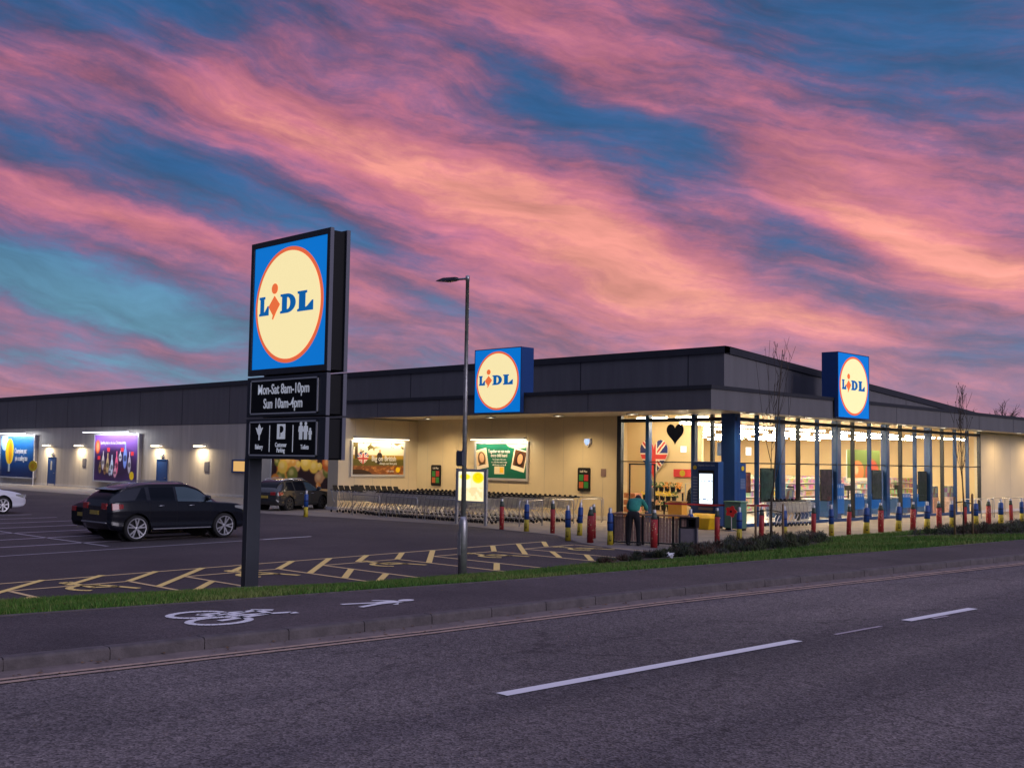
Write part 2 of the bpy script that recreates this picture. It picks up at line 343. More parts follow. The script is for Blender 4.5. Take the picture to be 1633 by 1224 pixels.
# ------------------------------------------------------------------ mesh helpers
class MB:
    def __init__(s): s.v = []; s.f = []
    def face(s, pts):
        b = len(s.v); s.v += [tuple(p) for p in pts]; s.f.append(tuple(range(b, b+len(pts)))); return s
    def box(s, c, d, rz=0., mt=None):
        b = len(s.v); hx, hy, hz = d[0]/2, d[1]/2, d[2]/2; ca, sa = math.cos(rz), math.sin(rz)
        for z in (-hz, hz):
            for x, y in ((-hx, -hy), (hx, -hy), (hx, hy), (-hx, hy)):
                p = Vector((c[0]+x*ca-y*sa, c[1]+x*sa+y*ca, c[2]+z)); s.v.append(tuple(mt @ p) if mt else tuple(p))
        s.f += [tuple(b+i for i in q) for q in ((3, 2, 1, 0), (4, 5, 6, 7), (0, 1, 5, 4), (1, 2, 6, 5), (2, 3, 7, 6), (3, 0, 4, 7))]; return s
    def b2(s, x0, x1, y0, y1, z0, z1): return s.box(((x0+x1)/2, (y0+y1)/2, (z0+z1)/2), (abs(x1-x0), abs(y1-y0), abs(z1-z0)))
    def tube(s, pts, r, n=8, cap=True):
        pts = [Vector(p) for p in pts]; rr = r if hasattr(r, '__len__') else [r]*len(pts); b = len(s.v); prev = None
        for i, p in enumerate(pts):
            t = (pts[min(i+1, len(pts)-1)]-pts[max(i-1, 0)]).normalized()
            if prev is None:
                a = Vector((0, 0, 1)) if abs(t.z) < .9 else Vector((1, 0, 0)); u = t.cross(a).normalized()
            else:
                u = (prev-t*prev.dot(t)).normalized()
            prev = u; w = t.cross(u)
            for k in range(n):
                an = 2*math.pi*k/n; s.v.append(tuple(p+(u*math.cos(an)+w*math.sin(an))*rr[i]))
        for i in range(len(pts)-1):
            for k in range(n):
                k2 = (k+1) % n; s.f.append((b+i*n+k, b+i*n+k2, b+(i+1)*n+k2, b+(i+1)*n+k))
        if cap:
            s.f.append(tuple(b+k for k in range(n))[::-1]); s.f.append(tuple(b+(len(pts)-1)*n+k for k in range(n)))
        return s
    def lathe(s, c, prof, n=16, axis='z', cap=True):
        b = len(s.v)
        for (r, h) in prof:
            for k in range(n):
                a = 2*math.pi*k/n
                if axis == 'z': s.v.append((c[0]+r*math.cos(a), c[1]+r*math.sin(a), c[2]+h))
                elif axis == 'x': s.v.append((c[0]+h, c[1]+r*math.cos(a), c[2]+r*math.sin(a)))
                else: s.v.append((c[0]+r*math.cos(a), c[1]+h, c[2]+r*math.sin(a)))
        for i in range(len(prof)-1):
            for k in range(n):
                k2 = (k+1) % n; s.f.append((b+i*n+k, b+i*n+k2, b+(i+1)*n+k2, b+(i+1)*n+k))
        if cap: s.f.append(tuple(b+k for k in range(n))); s.f.append(tuple(b+(len(prof)-1)*n+k for k in range(n)))
        return s
    def xf(s, m, start=0):
        for i in range(start, len(s.v)): s.v[i] = tuple(m @ Vector(s.v[i]))
        return s
    def build(s, name, m, parent=None, smooth=False, fix=True):
        me = bpy.data.meshes.new(name); me.from_pydata(s.v, [], s.f)
        if fix:
            bm = bmesh.new(); bm.from_mesh(me); bmesh.ops.recalc_face_normals(bm, faces=bm.faces); bm.to_mesh(me); bm.free()
        me.materials.append(m)
        if smooth: me.polygons.foreach_set('use_smooth', [True]*len(me.polygons))
        o = bpy.data.objects.new(name, me); COL.objects.link(o)
        if parent: o.parent = parent
        return o
def tag(o, label=None, cat=None, group=None, kind=None):
    if label: o['label'] = label
    if cat: o['category'] = cat
    if group: o['group'] = group
    if kind: o['kind'] = kind
    return o
def thing(name, label, cat, loc=(0, 0, 0), rz=0., group=None):
    o = bpy.data.objects.new(name, None); COL.objects.link(o); o.location = loc; o.rotation_euler = (0, 0, rz); o.empty_display_size = .2
    return tag(o, label, cat, group)
def copy_tree(o, parent=None):
    c = o.copy(); COL.objects.link(c)
    if parent: c.parent = parent
    for ch in list(o.children): copy_tree(ch, c)
    return c
def bevel(o, w=.01, seg=2):
    md = o.modifiers.new('bevel', 'BEVEL'); md.width = w; md.segments = seg; md.limit_method = 'ANGLE'; return o
def poly2d(name, loops, m, parent, mtx, depth=.01):
    """filled flat shape (loops in u,v metres; holes allowed) extruded, placed by mtx (u->x, v->y, depth->z)"""
    cu = bpy.data.curves.new(name, 'CURVE'); cu.dimensions = '2D'; cu.fill_mode = 'BOTH'; cu.extrude = depth/2
    for lp in loops:
        sp = cu.splines.new('POLY'); sp.points.add(len(lp)-1)
        for i, p in enumerate(lp): sp.points[i].co = (p[0], p[1], 0, 1)
        sp.use_cyclic_u = True
    return _curve_mesh(name, cu, m, parent, mtx)
def _curve_mesh(name, cu, m, parent, mtx):
    t = bpy.data.objects.new('tmp', cu); me = bpy.data.meshes.new_from_object(t); bpy.data.objects.remove(t); bpy.data.curves.remove(cu)
    me.transform(mtx); me.materials.clear(); me.materials.append(m); me.name = name
    o = bpy.data.objects.new(name, me); COL.objects.link(o)
    if parent: o.parent = parent
    return o
def text(name, s, size, m, parent, mtx, bold=.0, align='CENTER', sx=1., depth=.006, spacing=1., line=1.):
    cu = bpy.data.curves.new(name, 'FONT'); cu.body = s; cu.size = size; cu.extrude = depth/2; cu.offset = bold*size; cu.align_x = align; cu.align_y = 'CENTER'
    cu.space_character = spacing; cu.space_line = line; cu.resolution_u = 3
    return _curve_mesh(name, cu, m, parent, mtx @ Matrix.Diagonal((sx, 1, 1, 1)))
def facing(origin, nrm):
    """matrix: u to the viewer's right, v up, w along nrm (horizontal)"""
    n = Vector(nrm).normalized(); u = Vector((0, 0, 1)).cross(n)
    return Matrix(((u.x, 0, n.x, origin[0]), (u.y, 0, n.y, origin[1]), (0, 1, 0, origin[2]), (0, 0, 0, 1)))
SOUTH, EAST = (0, -1, 0), (1, 0, 0)      # the two visible sides of the shop
def circle(r, n=48, c=(0, 0), e=1.): return [(c[0]+r*math.cos(2*math.pi*k/n), c[1]+e*r*math.sin(2*math.pi*k/n)) for k in range(n)]

# ------------------------------------------------------------------ terrain
KB = ([-90, -20, 3.8, 8, 12, 16, 20, 24, 40, 80, 160], [-13.5, -10.6, -9.72, -9.4, -9.25, -8.9, -8.55, -8.2, -6.3, -.5, 16])
FI = ([-90, -20, 4.8, 8, 12, 17, 22, 28, 40, 80, 160], [-16, -13.6, -12.2, -11.75, -11.25, -10.8, -10.3, -9.9, -8.6, -3, 13])
VE = ([-90, -20, 7.7, 9.8, 11.7, 13, 16.8, 18.3, 25, 30, 36, 60, 160], [-22, -21, -19.6, -19.1, -18.5, -18.0, -17.8, -17.6, -18.4, -19.0, -19.3, -18.9, -18.9])
def ip(T, y): return float(np.interp(y, T[0], T[1]))
def zt(x, y):
    k, f, e = ip(KB, y), ip(FI, y), ip(VE, y)
    if x > k: return .69
    if x > f: return .80
    if x > e: return .80*(x-e)/(f-e)
    return 0.
YS = [-90, -50, -20, -10, -4, 0, 2, 4, 5, 6, 7, 8, 9, 10, 11, 12, 13, 14, 15, 16, 17, 18, 20, 22, 24, 26, 28, 30, 33, 36, 40, 45, 50, 60, 70, 80, 100, 130, 160]
def strip(name, fa, fb, za, zb, m, ys=YS, nx=1, kind='structure', lift=0.):
    b = MB(); rows = []
    for y in ys:
        xa, xb = fa(y), fb(y); rows.append([(xa+(xb-xa)*i/nx, y, (za(y) if callable(za) else za)*(1-i/nx)+(zb(y) if callable(zb) else zb)*i/nx+lift) for i in range(nx+1)])
    for j in range(len(rows)-1):
        for i in range(nx): b.face([rows[j][i], rows[j][i+1], rows[j+1][i+1], rows[j+1][i]])
    o = b.build(name, m); tag(o, kind=kind); return o
kb = lambda y: ip(KB, y); fi = lambda y: ip(FI, y); ve = lambda y: ip(VE, y)
# road, slightly cambered, with its far footway (where the photographer stands)
strip('road', kb, lambda y: kb(y)+7.3, .69, .69, M['road'])
o = strip('footway', lambda y: kb(y)+7.42, lambda y: kb(y)+10.5, .80, .80, M['footway'])
strip('kerb', lambda y: kb(y)+7.3, lambda y: kb(y)+7.42, .80, .80, M['kerb']); strip('kerb', lambda y: kb(y)+7.3, lambda y: kb(y)+7.3, .66, .80, M['kerb'])
strip('ground', lambda y: kb(y)+10.5, lambda y: 600, .80, .78, M['ground'])
strip('footway', lambda y: fi(y), lambda y: kb(y)-.15, .80, .80, M['footway'])
# kerb stones: rounded top, joints every 0.915 m in the near stretch
def kerb_run():
    b = MB(); y = -30.
    while y < 90:
        L = .915; x0, x1 = kb(y+.006), kb(y+L-.006); ya, yb = y+.006, y+L-.006
        dz = random.uniform(-.002, .002)
        prof = [(-.15, .802), (-.035, .804), (-.012, .798), (-.002, .78), (.004, .68)]
        for (a, za), (c, zc) in zip(prof[:-1], prof[1:]):
            b.face([(x0+a, ya, za+dz), (x0+c, ya, zc+dz), (x1+c, yb, zc+dz), (x1+a, yb, za+dz)])
        b.face([(x0+a, ya, z+dz) for a, z in prof]+[(x0-.15, ya, .68)])
        y += L
    # dark joint filling just behind the face
    yy = -30.
    while yy < 90:
        b.face([(kb(yy)-.012, yy, .70), (kb(yy)-.012, yy, .785), (kb(yy+2)-.012, yy+2, .785), (kb(yy+2)-.012, yy+2, .70)]); yy += 2
    tag(b.build('kerb', M['kerb']), kind='structure')
kerb_run()
strip('gutter', lambda y: kb(y), lambda y: kb(y)+.30, .694, .694, M['gutter'])
strip('path_edging', lambda y: fi(y)-.05, lambda y: fi(y), .812, .812, M['kerb'], ys=[y for y in YS if y < 60]); strip('path_edging', lambda y: fi(y), lambda y: fi(y), .812, .795, M['kerb'], ys=[y for y in YS if y < 60])
# verge: slopes down to the car park
strip('verge', lambda y: ve(y)-.02, lambda y: fi(y)-.05, .0, .80, M['turf'], nx=8)
# the car park level: one sheet to the horizon
b = MB()
far = [(-900, -500), (-900, 900), (600, 900)]
ys = YS
for j in range(len(ys)-1): b.face([(-900, ys[j], -.0), (ve(ys[j])+.25, ys[j], 0), (ve(ys[j+1])+.25, ys[j+1], 0), (-900, ys[j+1], 0)])
tag(b.build('car_park', M['carpark']), kind='structure')
b = MB(); b.face([(-900, -900, -.05), (900, -900, -.05), (900, 1200, -.05), (-900, 1200, -.05)]); tag(b.build('ground', M['ground']), kind='structure')

# paving round the shop
def flat(name, pts, z, m):
    b = MB(); b.face([(p[0], p[1], z) for p in pts]); return tag(b.build(name, m, fix=False), kind='structure')
flat('pavement', [(-110, 31.3), (-49, 31.3), (-44.5, 28.6), (-42.5, 28.1), (-38.5, 29.0), (-32, 29.7), (-25.5, 28.6), (-22.7, 26.6), (-20.5, 25.6), (-18.6, 25.0), (-18.95, 30.0), (-19.25, 36), (-18.9, 60), (-18.9, 100), (-24.6, 100), (-24.6, 38.0), (-110, 38.0)], .006, M['paving'])
b = MB()
kp = [(-110, 31.3), (-49, 31.3), (-44.5, 28.6), (-42.5, 28.1), (-38.5, 29.0), (-32, 29.7), (-25.5, 28.6), (-22.7, 26.6), (-20.5, 25.6), (-18.6, 25.0)]
for (x0, y0), (x1, y1) in zip(kp[:-1], kp[1:]):
    n = Vector((y1-y0, -(x1-x0), 0)).normalized()*.12
    b.face([(x0, y0, .012), (x1, y1, .012), (x1+n.x, y1+n.y, .012), (x0+n.x, y0+n.y, .012)])
tag(b.build('kerb', M['kerb']), kind='structure')

# ------------------------------------------------------------------ markings
def mark_lines(name, lines, w, z, m, zf=None):
    b = MB()
    for ln in lines:
        for (x0, y0), (x1, y1) in zip(ln[:-1], ln[1:]):
            d = Vector((x1-x0, y1-y0, 0)); 
            if d.length < 1e-4: continue
            n = Vector((-d.y, d.x, 0)).normalized()*w/2; e = d.normalized()*w*.0
            z0, z1 = (zf(x0, y0)+z, zf(x1, y1)+z) if zf else (z, z)
            b.face([(x0-n.x, y0-n.y, z0), (x1-n.x, y1-n.y, z1), (x1+n.x, y1+n.y, z1), (x0+n.x, y0+n.y, z0)])
    return tag(b.build(name, m), kind='structure')
yy = np.arange(-30, 80, 1.0)
mark_lines('road_marking', [[(kb(y)+.36, y) for y in yy]], .075, .698, M['old_yellow'])
mark_lines('road_marking', [[(kb(y)+.50, y) for y in yy]], .075, .6985, M['old_yellow'])
cl = []; y0 = 6.35
for a, bb in ((-17.6, -13.6), (-9.6, -5.6), (6.35, 10.6), (12.98, 14.8), (18.8, 22.8), (24.8, 28.8), (30.8, 34.8)): cl.append([(np.interp(a, [0, 6.35, 14.8, 40], [-6.4, -6.23, -5.86, -3.0]), a), (np.interp(bb, [0, 6.35, 14.8, 40], [-6.4, -6.23, -5.86, -3.0]), bb)])
mark_lines('road_marking', cl, .135, .697, M['white_paint'])
mark_lines('road_marking', [[(-5.98, 11.3), (-5.93, 12.3)], [(-5.8, 13.4), (-5.78, 13.8)]], .05, .697, M['pale_paint'])
# bays for disabled drivers
def xo(y): return -22.2-.0885*(y-8.7)
def xi(y): return xo(y)+1.22+.012*(y-8.7)
thin, thick = [], []
thin.append([(xo(y), y) for y in np.arange(-4, 26.5, 1)])
for k in range(-3, 5):
    ya = 14.54+3.75*(k-1)            # start of the hatched aisle
    yb = ya+1.32
    x_i = xi(ya)
    for yl in (ya, yb):
        xe = -17.4 if yl < 19 else -18.0
        thin.append([(xi(yl), yl), (xe, yl)])
    thin.append([(xi(yb), yb), (xi(ya+3.75), ya+3.75)])
    thick += [[(x_i, ya), (x_i-1.42, ya+1.36)], [(x_i+1.2, ya), (x_i-1.5, ya+2.54)], [(x_i+2.45, ya), (x_i+1.0, ya+1.3)], [(x_i+3.5, ya+.05), (x_i+2.3, ya+1.26)], [(x_i-.33, ya+2.53), (x_i-1.65, ya+3.85)]]
mark_lines('bay_marking', [[p for p in l if p[1] < 26.4] for l in thin if l[0][1] < 26.3], .10, .007, M['pale_yellow'] if 'pale_yellow' in M else paint('bay_yellow', (.85, .60, .28), .34))
mark_lines('bay_marking', [l for l in thick if max(p[1] for p in l) < 26.6], .15, .010, M['yellow_paint'])
for k in range(-2, 5):                # wheelchair symbols on the bays
    cx, cy = -20.35-.12*k, 9.75+3.75*k
    if cy > 25: continue
    lines = [[(cx+.45*math.cos(a)-.15, cy+.42*math.sin(a)) for a in np.linspace(R(70), R(330), 16)],
             [(cx-.95, cy+.0), (cx-.2, cy+.02)], [(cx-.2, cy), (cx-.1, cy+.45), (cx+.45, cy+.62)], [(cx-.6, cy), (cx-.55, cy+.35)],
             [(cx-1.2+.12*math.cos(a), cy+.12*math.sin(a)) for a in np.linspace(0, 2*math.pi, 10)]]
    mark_lines('bay_marking', lines, .15, .009, M['yellow_paint'])
# white parking bays beyond
wl = [[(-62, 14.3), (-29.5, 14.4)]]
for k in range(0, 14):
    x = -28.35-2.45*k; wl.append([(x+.5, 9.6), (x-.95, 19.3)])
mark_lines('bay_marking', wl[:2], .11, .008, paint('bay_white', (.42, .38, .42), .36))
mark_lines('bay_marking', wl[2:], .16, .008, M['pale_paint'])
mark_lines('bay_marking', [[(-28.35-.95, 19.3), (-29.6, 21.3)]], .11, .008, M['white_paint'])
# cycle and pedestrian symbols on the footway
def ring(cx, cy, rx, ry, n=28): return [(cx+rx*math.cos(a), cy+ry*math.sin(a)) for a in np.linspace(0, 2*math.pi, n)]
bike = [ring(-10.98, 6.42, .235, .31), ring(-10.43, 6.36, .245, .33), [(-10.98, 6.42), (-10.72, 6.55), (-10.90, 7.12), (-10.58, 7.08), (-10.43, 6.36)],
        [(-10.72, 6.55), (-10.58, 7.05)], [(-10.98, 6.42), (-10.86, 6.95)], [(-10.78, 7.26), (-10.96, 7.08)], [(-10.58, 7.05), (-10.50, 7.32), (-10.40, 7.30)]]
mark_lines('footway_marking', bike, .095, .808, M['white_paint'])
px, py = -10.45, 8.6
def blob(pts, z, name='footway_marking', m='white_paint'):
    b = MB()
    for q in pts: b.face([(x, y, z) for x, y in q])
    return tag(b.build(name, M[m]), kind='structure')
blob([[(px-.05+.085*math.cos(a), py+.40+.11*math.sin(a)) for a in np.linspace(0, 2*math.pi, 14)[:-1]]], .808)
blob([[(px-.12, py+.26), (px+.06, py+.27), (px+.05, py-.05), (px-.13, py-.05)]], .8085)
blob([[(px-.13, py-.04), (px-.04, py-.04), (px-.19, py-.46), (px-.27, py-.45)], [(px-.05, py-.04), (px+.05, py-.04), (px+.15, py-.42), (px+.07, py-.44)],
      [(px+.04, py+.26), (px+.07, py+.18), (px+.22, py+.05), (px+.17, py+.0)], [(px-.12, py+.26), (px-.11, py+.16), (px-.27, py+.02), (px-.29, py+.08)]], .8095)

# ------------------------------------------------------------------ grass
def grass_blades(name, region, n, hmin, hmax, w, cols, zfun, seed):
    rng = np.random.default_rng(seed); pts = []
    xs, ys_ = region(rng, n); n = len(xs)
    zs = np.array([zfun(a, b) for a, b in zip(xs, ys_)])
    ang = rng.uniform(0, 2*np.pi, n); h = rng.uniform(hmin, hmax, n); ln = rng.normal(0, .45, (n, 2))*h[:, None]
    V = np.zeros((n, 3, 3)); dx, dy = np.cos(ang)*w/2, np.sin(ang)*w/2
    V[:, 0] = np.c_[xs-dx, ys_-dy, zs]; V[:, 1] = np.c_[xs+dx, ys_+dy, zs]; V[:, 2] = np.c_[xs+ln[:, 0], ys_+ln[:, 1], zs+h]
    me = bpy.data.meshes.new(name); me.vertices.add(3*n); me.vertices.foreach_set('co', V.reshape(-1)); me.loops.add(3*n); me.loops.foreach_set('vertex_index', np.arange(3*n, dtype=np.int32))
    me.polygons.add(n); me.polygons.foreach_set('loop_start', np.arange(0, 3*n, 3, dtype=np.int32)); me.update()
    for c in cols: me.materials.append(c)
    mi_ = rng.integers(0, len(cols), n); pat = np.sin(xs*1.9+np.sin(ys_*.8)*2)+np.sin(ys_*1.3+xs*.7)+rng.normal(0, .7, n); mi_ = np.where(pat > 1.1, 2, mi_); mi_ = np.where(pat < -1.3, 1, mi_)
    me.polygons.foreach_set('material_index', mi_.astype(np.int32))
    o = bpy.data.objects.new(name, me); COL.objects.link(o); return o
BED1 = [(-16.9, 20.2), (-16.1, 21.2), (-15.2, 24.5), (-15.3, 27), (-16.3, 30.2), (-17.9, 33.2), (-18.8, 33.0), (-18.9, 29), (-18.3, 25), (-17.6, 21.6)]
BED2 = [(-16.3, 34.3), (-13.6, 35.0), (-9.4, 33), (-9.2, 36), (-9.2, 60), (-14.8, 60), (-16.2, 44)]
def inpoly(x, y, P):
    c = False; n = len(P)
    for i in range(n):
        x0, y0 = P[i]; x1, y1 = P[(i+1) % n]
        if (y0 > y) != (y1 > y) and x < (x1-x0)*(y-y0)/(y1-y0)+x0: c = not c
    return c
def verge_region(ya, yb):
    def f(rng, n):
        y = rng.uniform(ya, yb, n); a = np.array([ve(t) for t in y]); bb = np.array([fi(t)-.05 for t in y]); x = a+(bb-a)*rng.uniform(0.0, 1, n)
        keep = np.array([not (inpoly(p, q, BED1) or inpoly(p, q, BED2)) for p, q in zip(x, y)]); return x[keep], y[keep]
    return f
G1 = mat('grass_a', (.085, .20, .018), .8); G2 = mat('grass_b', (.055, .14, .014), .8); G3 = mat('grass_c', (.17, .21, .05), .8)
tag(grass_blades('grass', verge_region(2, 22), 90000, .03, .085, .016, [G1, G2, G3, G1], zt, 3), 'short green grass on the sloping verge beside the footway', 'grass', kind='stuff')
tag(grass_blades('grass', verge_region(22, 56), 80000, .04, .10, .022, [G1, G2, G3, G1], zt, 4), 'mown green grass on the wide verge in front of the bollards', 'grass', kind='stuff')
# beds
def bedmesh(P, name):
    b = MB(); xs = [p[0] for p in P]; ys_ = [p[1] for p in P]; s = .4
    x = min(xs)
    while x < max(xs):
        y = min(ys_)
        while y < max(ys_):
            if inpoly(x+s/2, y+s/2, P):
                q = [(x, y), (x+s, y), (x+s, y+s), (x, y+s)]
                b.face([(a, c, zt(a, c)+.035) for a, c in q])
            y += s
        x += s
    return tag(b.build(name, M['soil']), kind='structure')
bedmesh(BED1, 'planting_bed'); bedmesh(BED2, 'planting_bed')
S_MATS = [mat('leaf_grey', (.085, .095, .085), .8), mat('leaf_olive', (.06, .075, .03), .8), mat('leaf_brown', (.085, .05, .035), .85), mat('leaf_dark', (.03, .042, .022), .8)]
def shrubs(name, P, n, seed, hr=(.25, .6), rr=(.2, .42), mats=S_MATS, per=260, taper=1.):
    rng = np.random.default_rng(seed); cs = []
    xs = [p[0] for p in P]; ys_ = [p[1] for p in P]
    while len(cs) < n:
        x, y = rng.uniform(min(xs), max(xs)), rng.uniform(min(ys_), max(ys_))
        if inpoly(x, y, P): cs.append((x, y, rng.uniform(*rr), rng.uniform(*hr), int(rng.integers(0, len(mats)))))
    V = []; MI = []
    for (x, y, r, h, mi) in cs:
        f = min(1., .18+(y-20)/9.) if taper and P is BED1 else 1.
        h *= f; r *= (.6+.4*f)
        k = per; th = rng.uniform(0, 2*np.pi, k); ph = rng.uniform(0, 1, k)**.6; el = rng.uniform(0, np.pi/2, k)
        base = np.c_[x+np.cos(th)*np.cos(el)*r*ph, y+np.sin(th)*np.cos(el)*r*ph, zt(x, y)+.03+np.sin(el)*h*ph]
        out = np.c_[np.cos(th)*.5, np.sin(th)*.5, np.full(k, 1.)]+rng.normal(0, .5, (k, 3)); out /= np.linalg.norm(out, axis=1)[:, None]
        L = rng.uniform(.06, .15, k)[:, None]; sd = np.cross(out, rng.normal(0, 1, (k, 3))); sd /= np.linalg.norm(sd, axis=1)[:, None]
        V.append(np.stack([base-sd*.011, base+sd*.011, base+out*L], 1)); MI.append(np.where(rng.uniform(0, 1, k) < .8, mi, rng.integers(0, len(mats), k)))
    V = np.concatenate(V); MI = np.concatenate(MI); n = len(V)
    me = bpy.data.meshes.new(name); me.vertices.add(3*n); me.vertices.foreach_set('co', V.reshape(-1)); me.loops.add(3*n); me.loops.foreach_set('vertex_index', np.arange(3*n, dtype=np.int32))
    me.polygons.add(n); me.polygons.foreach_set('loop_start', np.arange(0, 3*n, 3, dtype=np.int32)); me.update()
    for c in mats: me.materials.append(c)
    me.polygons.foreach_set('material_index', MI.astype(np.int32)); o = bpy.data.objects.new(name, me); COL.objects.link(o); return o
tag(shrubs('shrubbery', BED1, 130, 5, hr=(.10, .34), rr=(.16, .34)), 'low grey-green and brown shrubs in the bed before the shop entrance', 'shrubs', kind='stuff')
BED2S = [(-16.2, 34.6), (-14.4, 35.3), (-9.6, 34), (-9.6, 50), (-13, 50), (-15.4, 42)]
tag(shrubs('shrubbery', BED2S, 230, 6, hr=(.12, .35), rr=(.2, .4), per=170), 'dark low shrubs in the bed at the right of the verge', 'shrubs', kind='stuff')

# ------------------------------------------------------------------ the shop building
bld = thing('supermarket', 'long low supermarket with dark grey fascia, pale walls and glazed corner entrance', 'supermarket', (-24.5, 38.1, 0))
bld.location = (0, 0, 0)
XG, YG = -24.5, 38.1        # glass planes
ZS, ZC = 4.5, 5.38          # canopy underside and top
# main walls
b = MB(); b.b2(-130, -44.6, 37.8, 38.2, 0, 4.58); b.build('wall', M['wall'], bld)
b = MB(); b.b2(-44.6, -30.36, 38.1, 38.4, 0, 4.9); b.build('wall', M['wall_warm'], bld)
b = MB(); b.b2(-44.62, -43.8, 33.0, 38.1, 0, 4.5); b.build('wall', M['wall_warm'], bld)
b = MB(); b.b2(-24.8, -24.5, 63.1, 120, 0, 4.9); b.build('wall', M['wall_warm'], bld)
b = MB(); b.b2(-130, -44.6, 37.765, 37.8, .0, .16); b.b2(-44.64, -43.76, 32.96, 33.0, 0, .16); b.b2(-43.8, -43.765, 33.0, 38.1, .0, .16); b.b2(-43.8, -30.4, 38.06, 38.1, .0, .16); b.b2(-24.5, -24.46, 63.1, 120, 0, .16); b.build('base_trim', M['skirt'], bld)
# upper dark walls and sloping roof
def roofz(y): return 7.28-.0635*(y-37.8)
b = MB()
P0 = [(-24.8, 37.8), (-24.8, 110)]
yb_ = 66.
b.face([(-130, 37.8, 4.58), (-24.8, 37.8, 4.58), (-24.8, 37.8, 7.0), (-130, 37.8, 7.0)])
b.face([(-24.8, 37.8, 4.6), (-24.8, yb_, 4.6), (-24.8, yb_, roofz(yb_)-.28), (-24.8, 37.8, 7.0)])
b.build('upper_wall', M['clad_dark'], bld)
b = MB()   # coping
b.b2(-130, -24.72, 37.72, 38.1, 7.0, 7.28)
b.face([(-24.72, 37.72, 7.0), (-24.72, yb_, roofz(yb_)-.28), (-24.72, yb_, roofz(yb_)), (-24.72, 37.72, 7.28)])
b.face([(-24.72, 38.1, 7.28), (-24.72, yb_, roofz(yb_)), (-25.1, yb_, roofz(yb_)), (-25.1, 38.1, 7.28)])
b.build('coping', M['clad_darker'], bld)
b = MB(); b.face([(-130, 38.1, 7.2), (-25.1, 38.1, 7.2), (-25.1, yb_, roofz(yb_)-.08), (-130, yb_, roofz(yb_)-.08)]); b.face([(-130, 66, 5.3), (-22.9, 66, 5.3), (-22.9, 120, 5.3), (-130, 120, 5.3)]); b.build('roof', M['clad_dark'], bld)
# panel joints on upper wall and left wall
def joint(*a, m='joint'): q = MB(); q.b2(*a); q.build('panel_joint', M[m], bld)
for x in np.arange(-102.6, -25, 5.85): joint(x-.022, x+.022, 37.792, 37.80, 4.6, 7.0)
for y in (42.6, 48.5, 54.4, 60.2): joint(-24.8, -24.792, y-.012, y+.012, 5.4, roofz(y)-.3)
joint(-130, -49.6, 37.79, 37.80, 4.575, 4.60)
for x in np.arange(-99, -45, 2.34): joint(x-.008, x+.008, 37.796, 37.80, .2, 4.56, m='joint_pale')
for x in np.arange(-43, -31, 1.17): joint(x-.006, x+.006, 38.096, 38.10, .2, 4.48, m='joint_pale')
for y in np.arange(34, 38, 1.17): joint(-43.8, -43.796, y-.006, y+.006, .2, 4.48, m='joint_pale')
for y in np.arange(65.3, 75, 2.4): joint(-24.5, -24.496, y-.006, y+.006, .2, 4.48, m='joint_pale')
# canopy: front fascia y=33.6 from the fin wall to the corner, side fascia x=-22.6
b = MB(); b.b2(-47.0, -22.6, 33.6, 33.72, ZS, ZC-.14); b.b2(-22.72, -22.6, 33.72, 100, ZS, ZC-.14); b.b2(-47.0, -46.88, 33.72, 37.8, ZS, ZC-.14); b.build('canopy_fascia', M['clad_dark'], bld)
b = MB(); b.b2(-47.06, -22.54, 33.54, 33.85, ZC-.14, ZC); b.b2(-22.85, -22.54, 33.85, 100, ZC-.14, ZC); b.build('canopy_coping', M['clad_darker'], bld)
for x in (-46, -41.6, -37.2, -32.8, -28.4): joint(x-.012, x+.012, 33.594, 33.6, ZS, ZC-.14)
for y in (39, 43.8, 48.6, 53.4, 58.2, 63, 67.8): joint(-22.6, -22.594, y-.012, y+.012, ZS, ZC-.14)
b = MB(); b.face([(-47, 33.6, ZC-.1), (-22.6, 33.6, ZC-.1), (-22.6, 37.9, ZC-.1), (-47, 37.9, ZC-.1)]); b.face([(-25, 37.9, ZC-.1), (-22.6, 37.9, ZC-.1), (-22.6, 100, ZC-.1), (-25, 100, ZC-.1)]); b.build('canopy_roof', M['clad_dark'], bld)
b = MB(); b.b2(-46.88, -22.72, 33.72, 37.79, ZS+.06, ZS+.10); b.b2(-44.6, -22.72, 37.79, 38.12, ZS+.06, ZS+.10); b.b2(-24.55, -22.72, 38.12, 100, ZS+.06, ZS+.10); b.build('soffit', M['soffit'], bld)
# glazing frames
fr = MB(); bl = MB()
ZH0, ZH1 = 4.27, 4.42          # dark head
fr.b2(-30.42, -24.42, 38.02, 38.16, ZH0, ZH1); fr.b2(-24.58, -24.44, 38.16, 63.1, ZH0, ZH1)
fr.b2(-30.42, -24.42, 38.05, 38.13, 2.555, 2.60); fr.b2(-24.56, -24.47, 38.16, 63.1, 2.555, 2.60)
fr.b2(-30.44, -30.22, 38.00, 38.2, 0, ZS+.06)
fr.build('window_frame', M['frame_dark'], bld)
bl.b2(-26.5, -24.42, 38.03, 38.15, 0, .14); bl.b2(-24.58, -24.44, 38.16, 63.1, 0, .14); bl.build('window_sill', M['frame_blue'], bld)
for x in (-28.78, -26.43):
    q = MB(); q.b2(x-.09, x+.09, 37.98, 38.2, 0, ZS+.06); q.build('mullion', M['frame_blue'] , bld)
q = MB(); q.b2(-25.06, -24.42, 37.98, 38.22, 0, ZS+.06); q.b2(-24.60, -24.41, 38.22, 38.40, 0, ZS+.06); q.b2(-24.60, -24.41, 38.40, 38.80, 0, 2.56); bevel(q.build('corner_post', M['blue'], bld), .01)
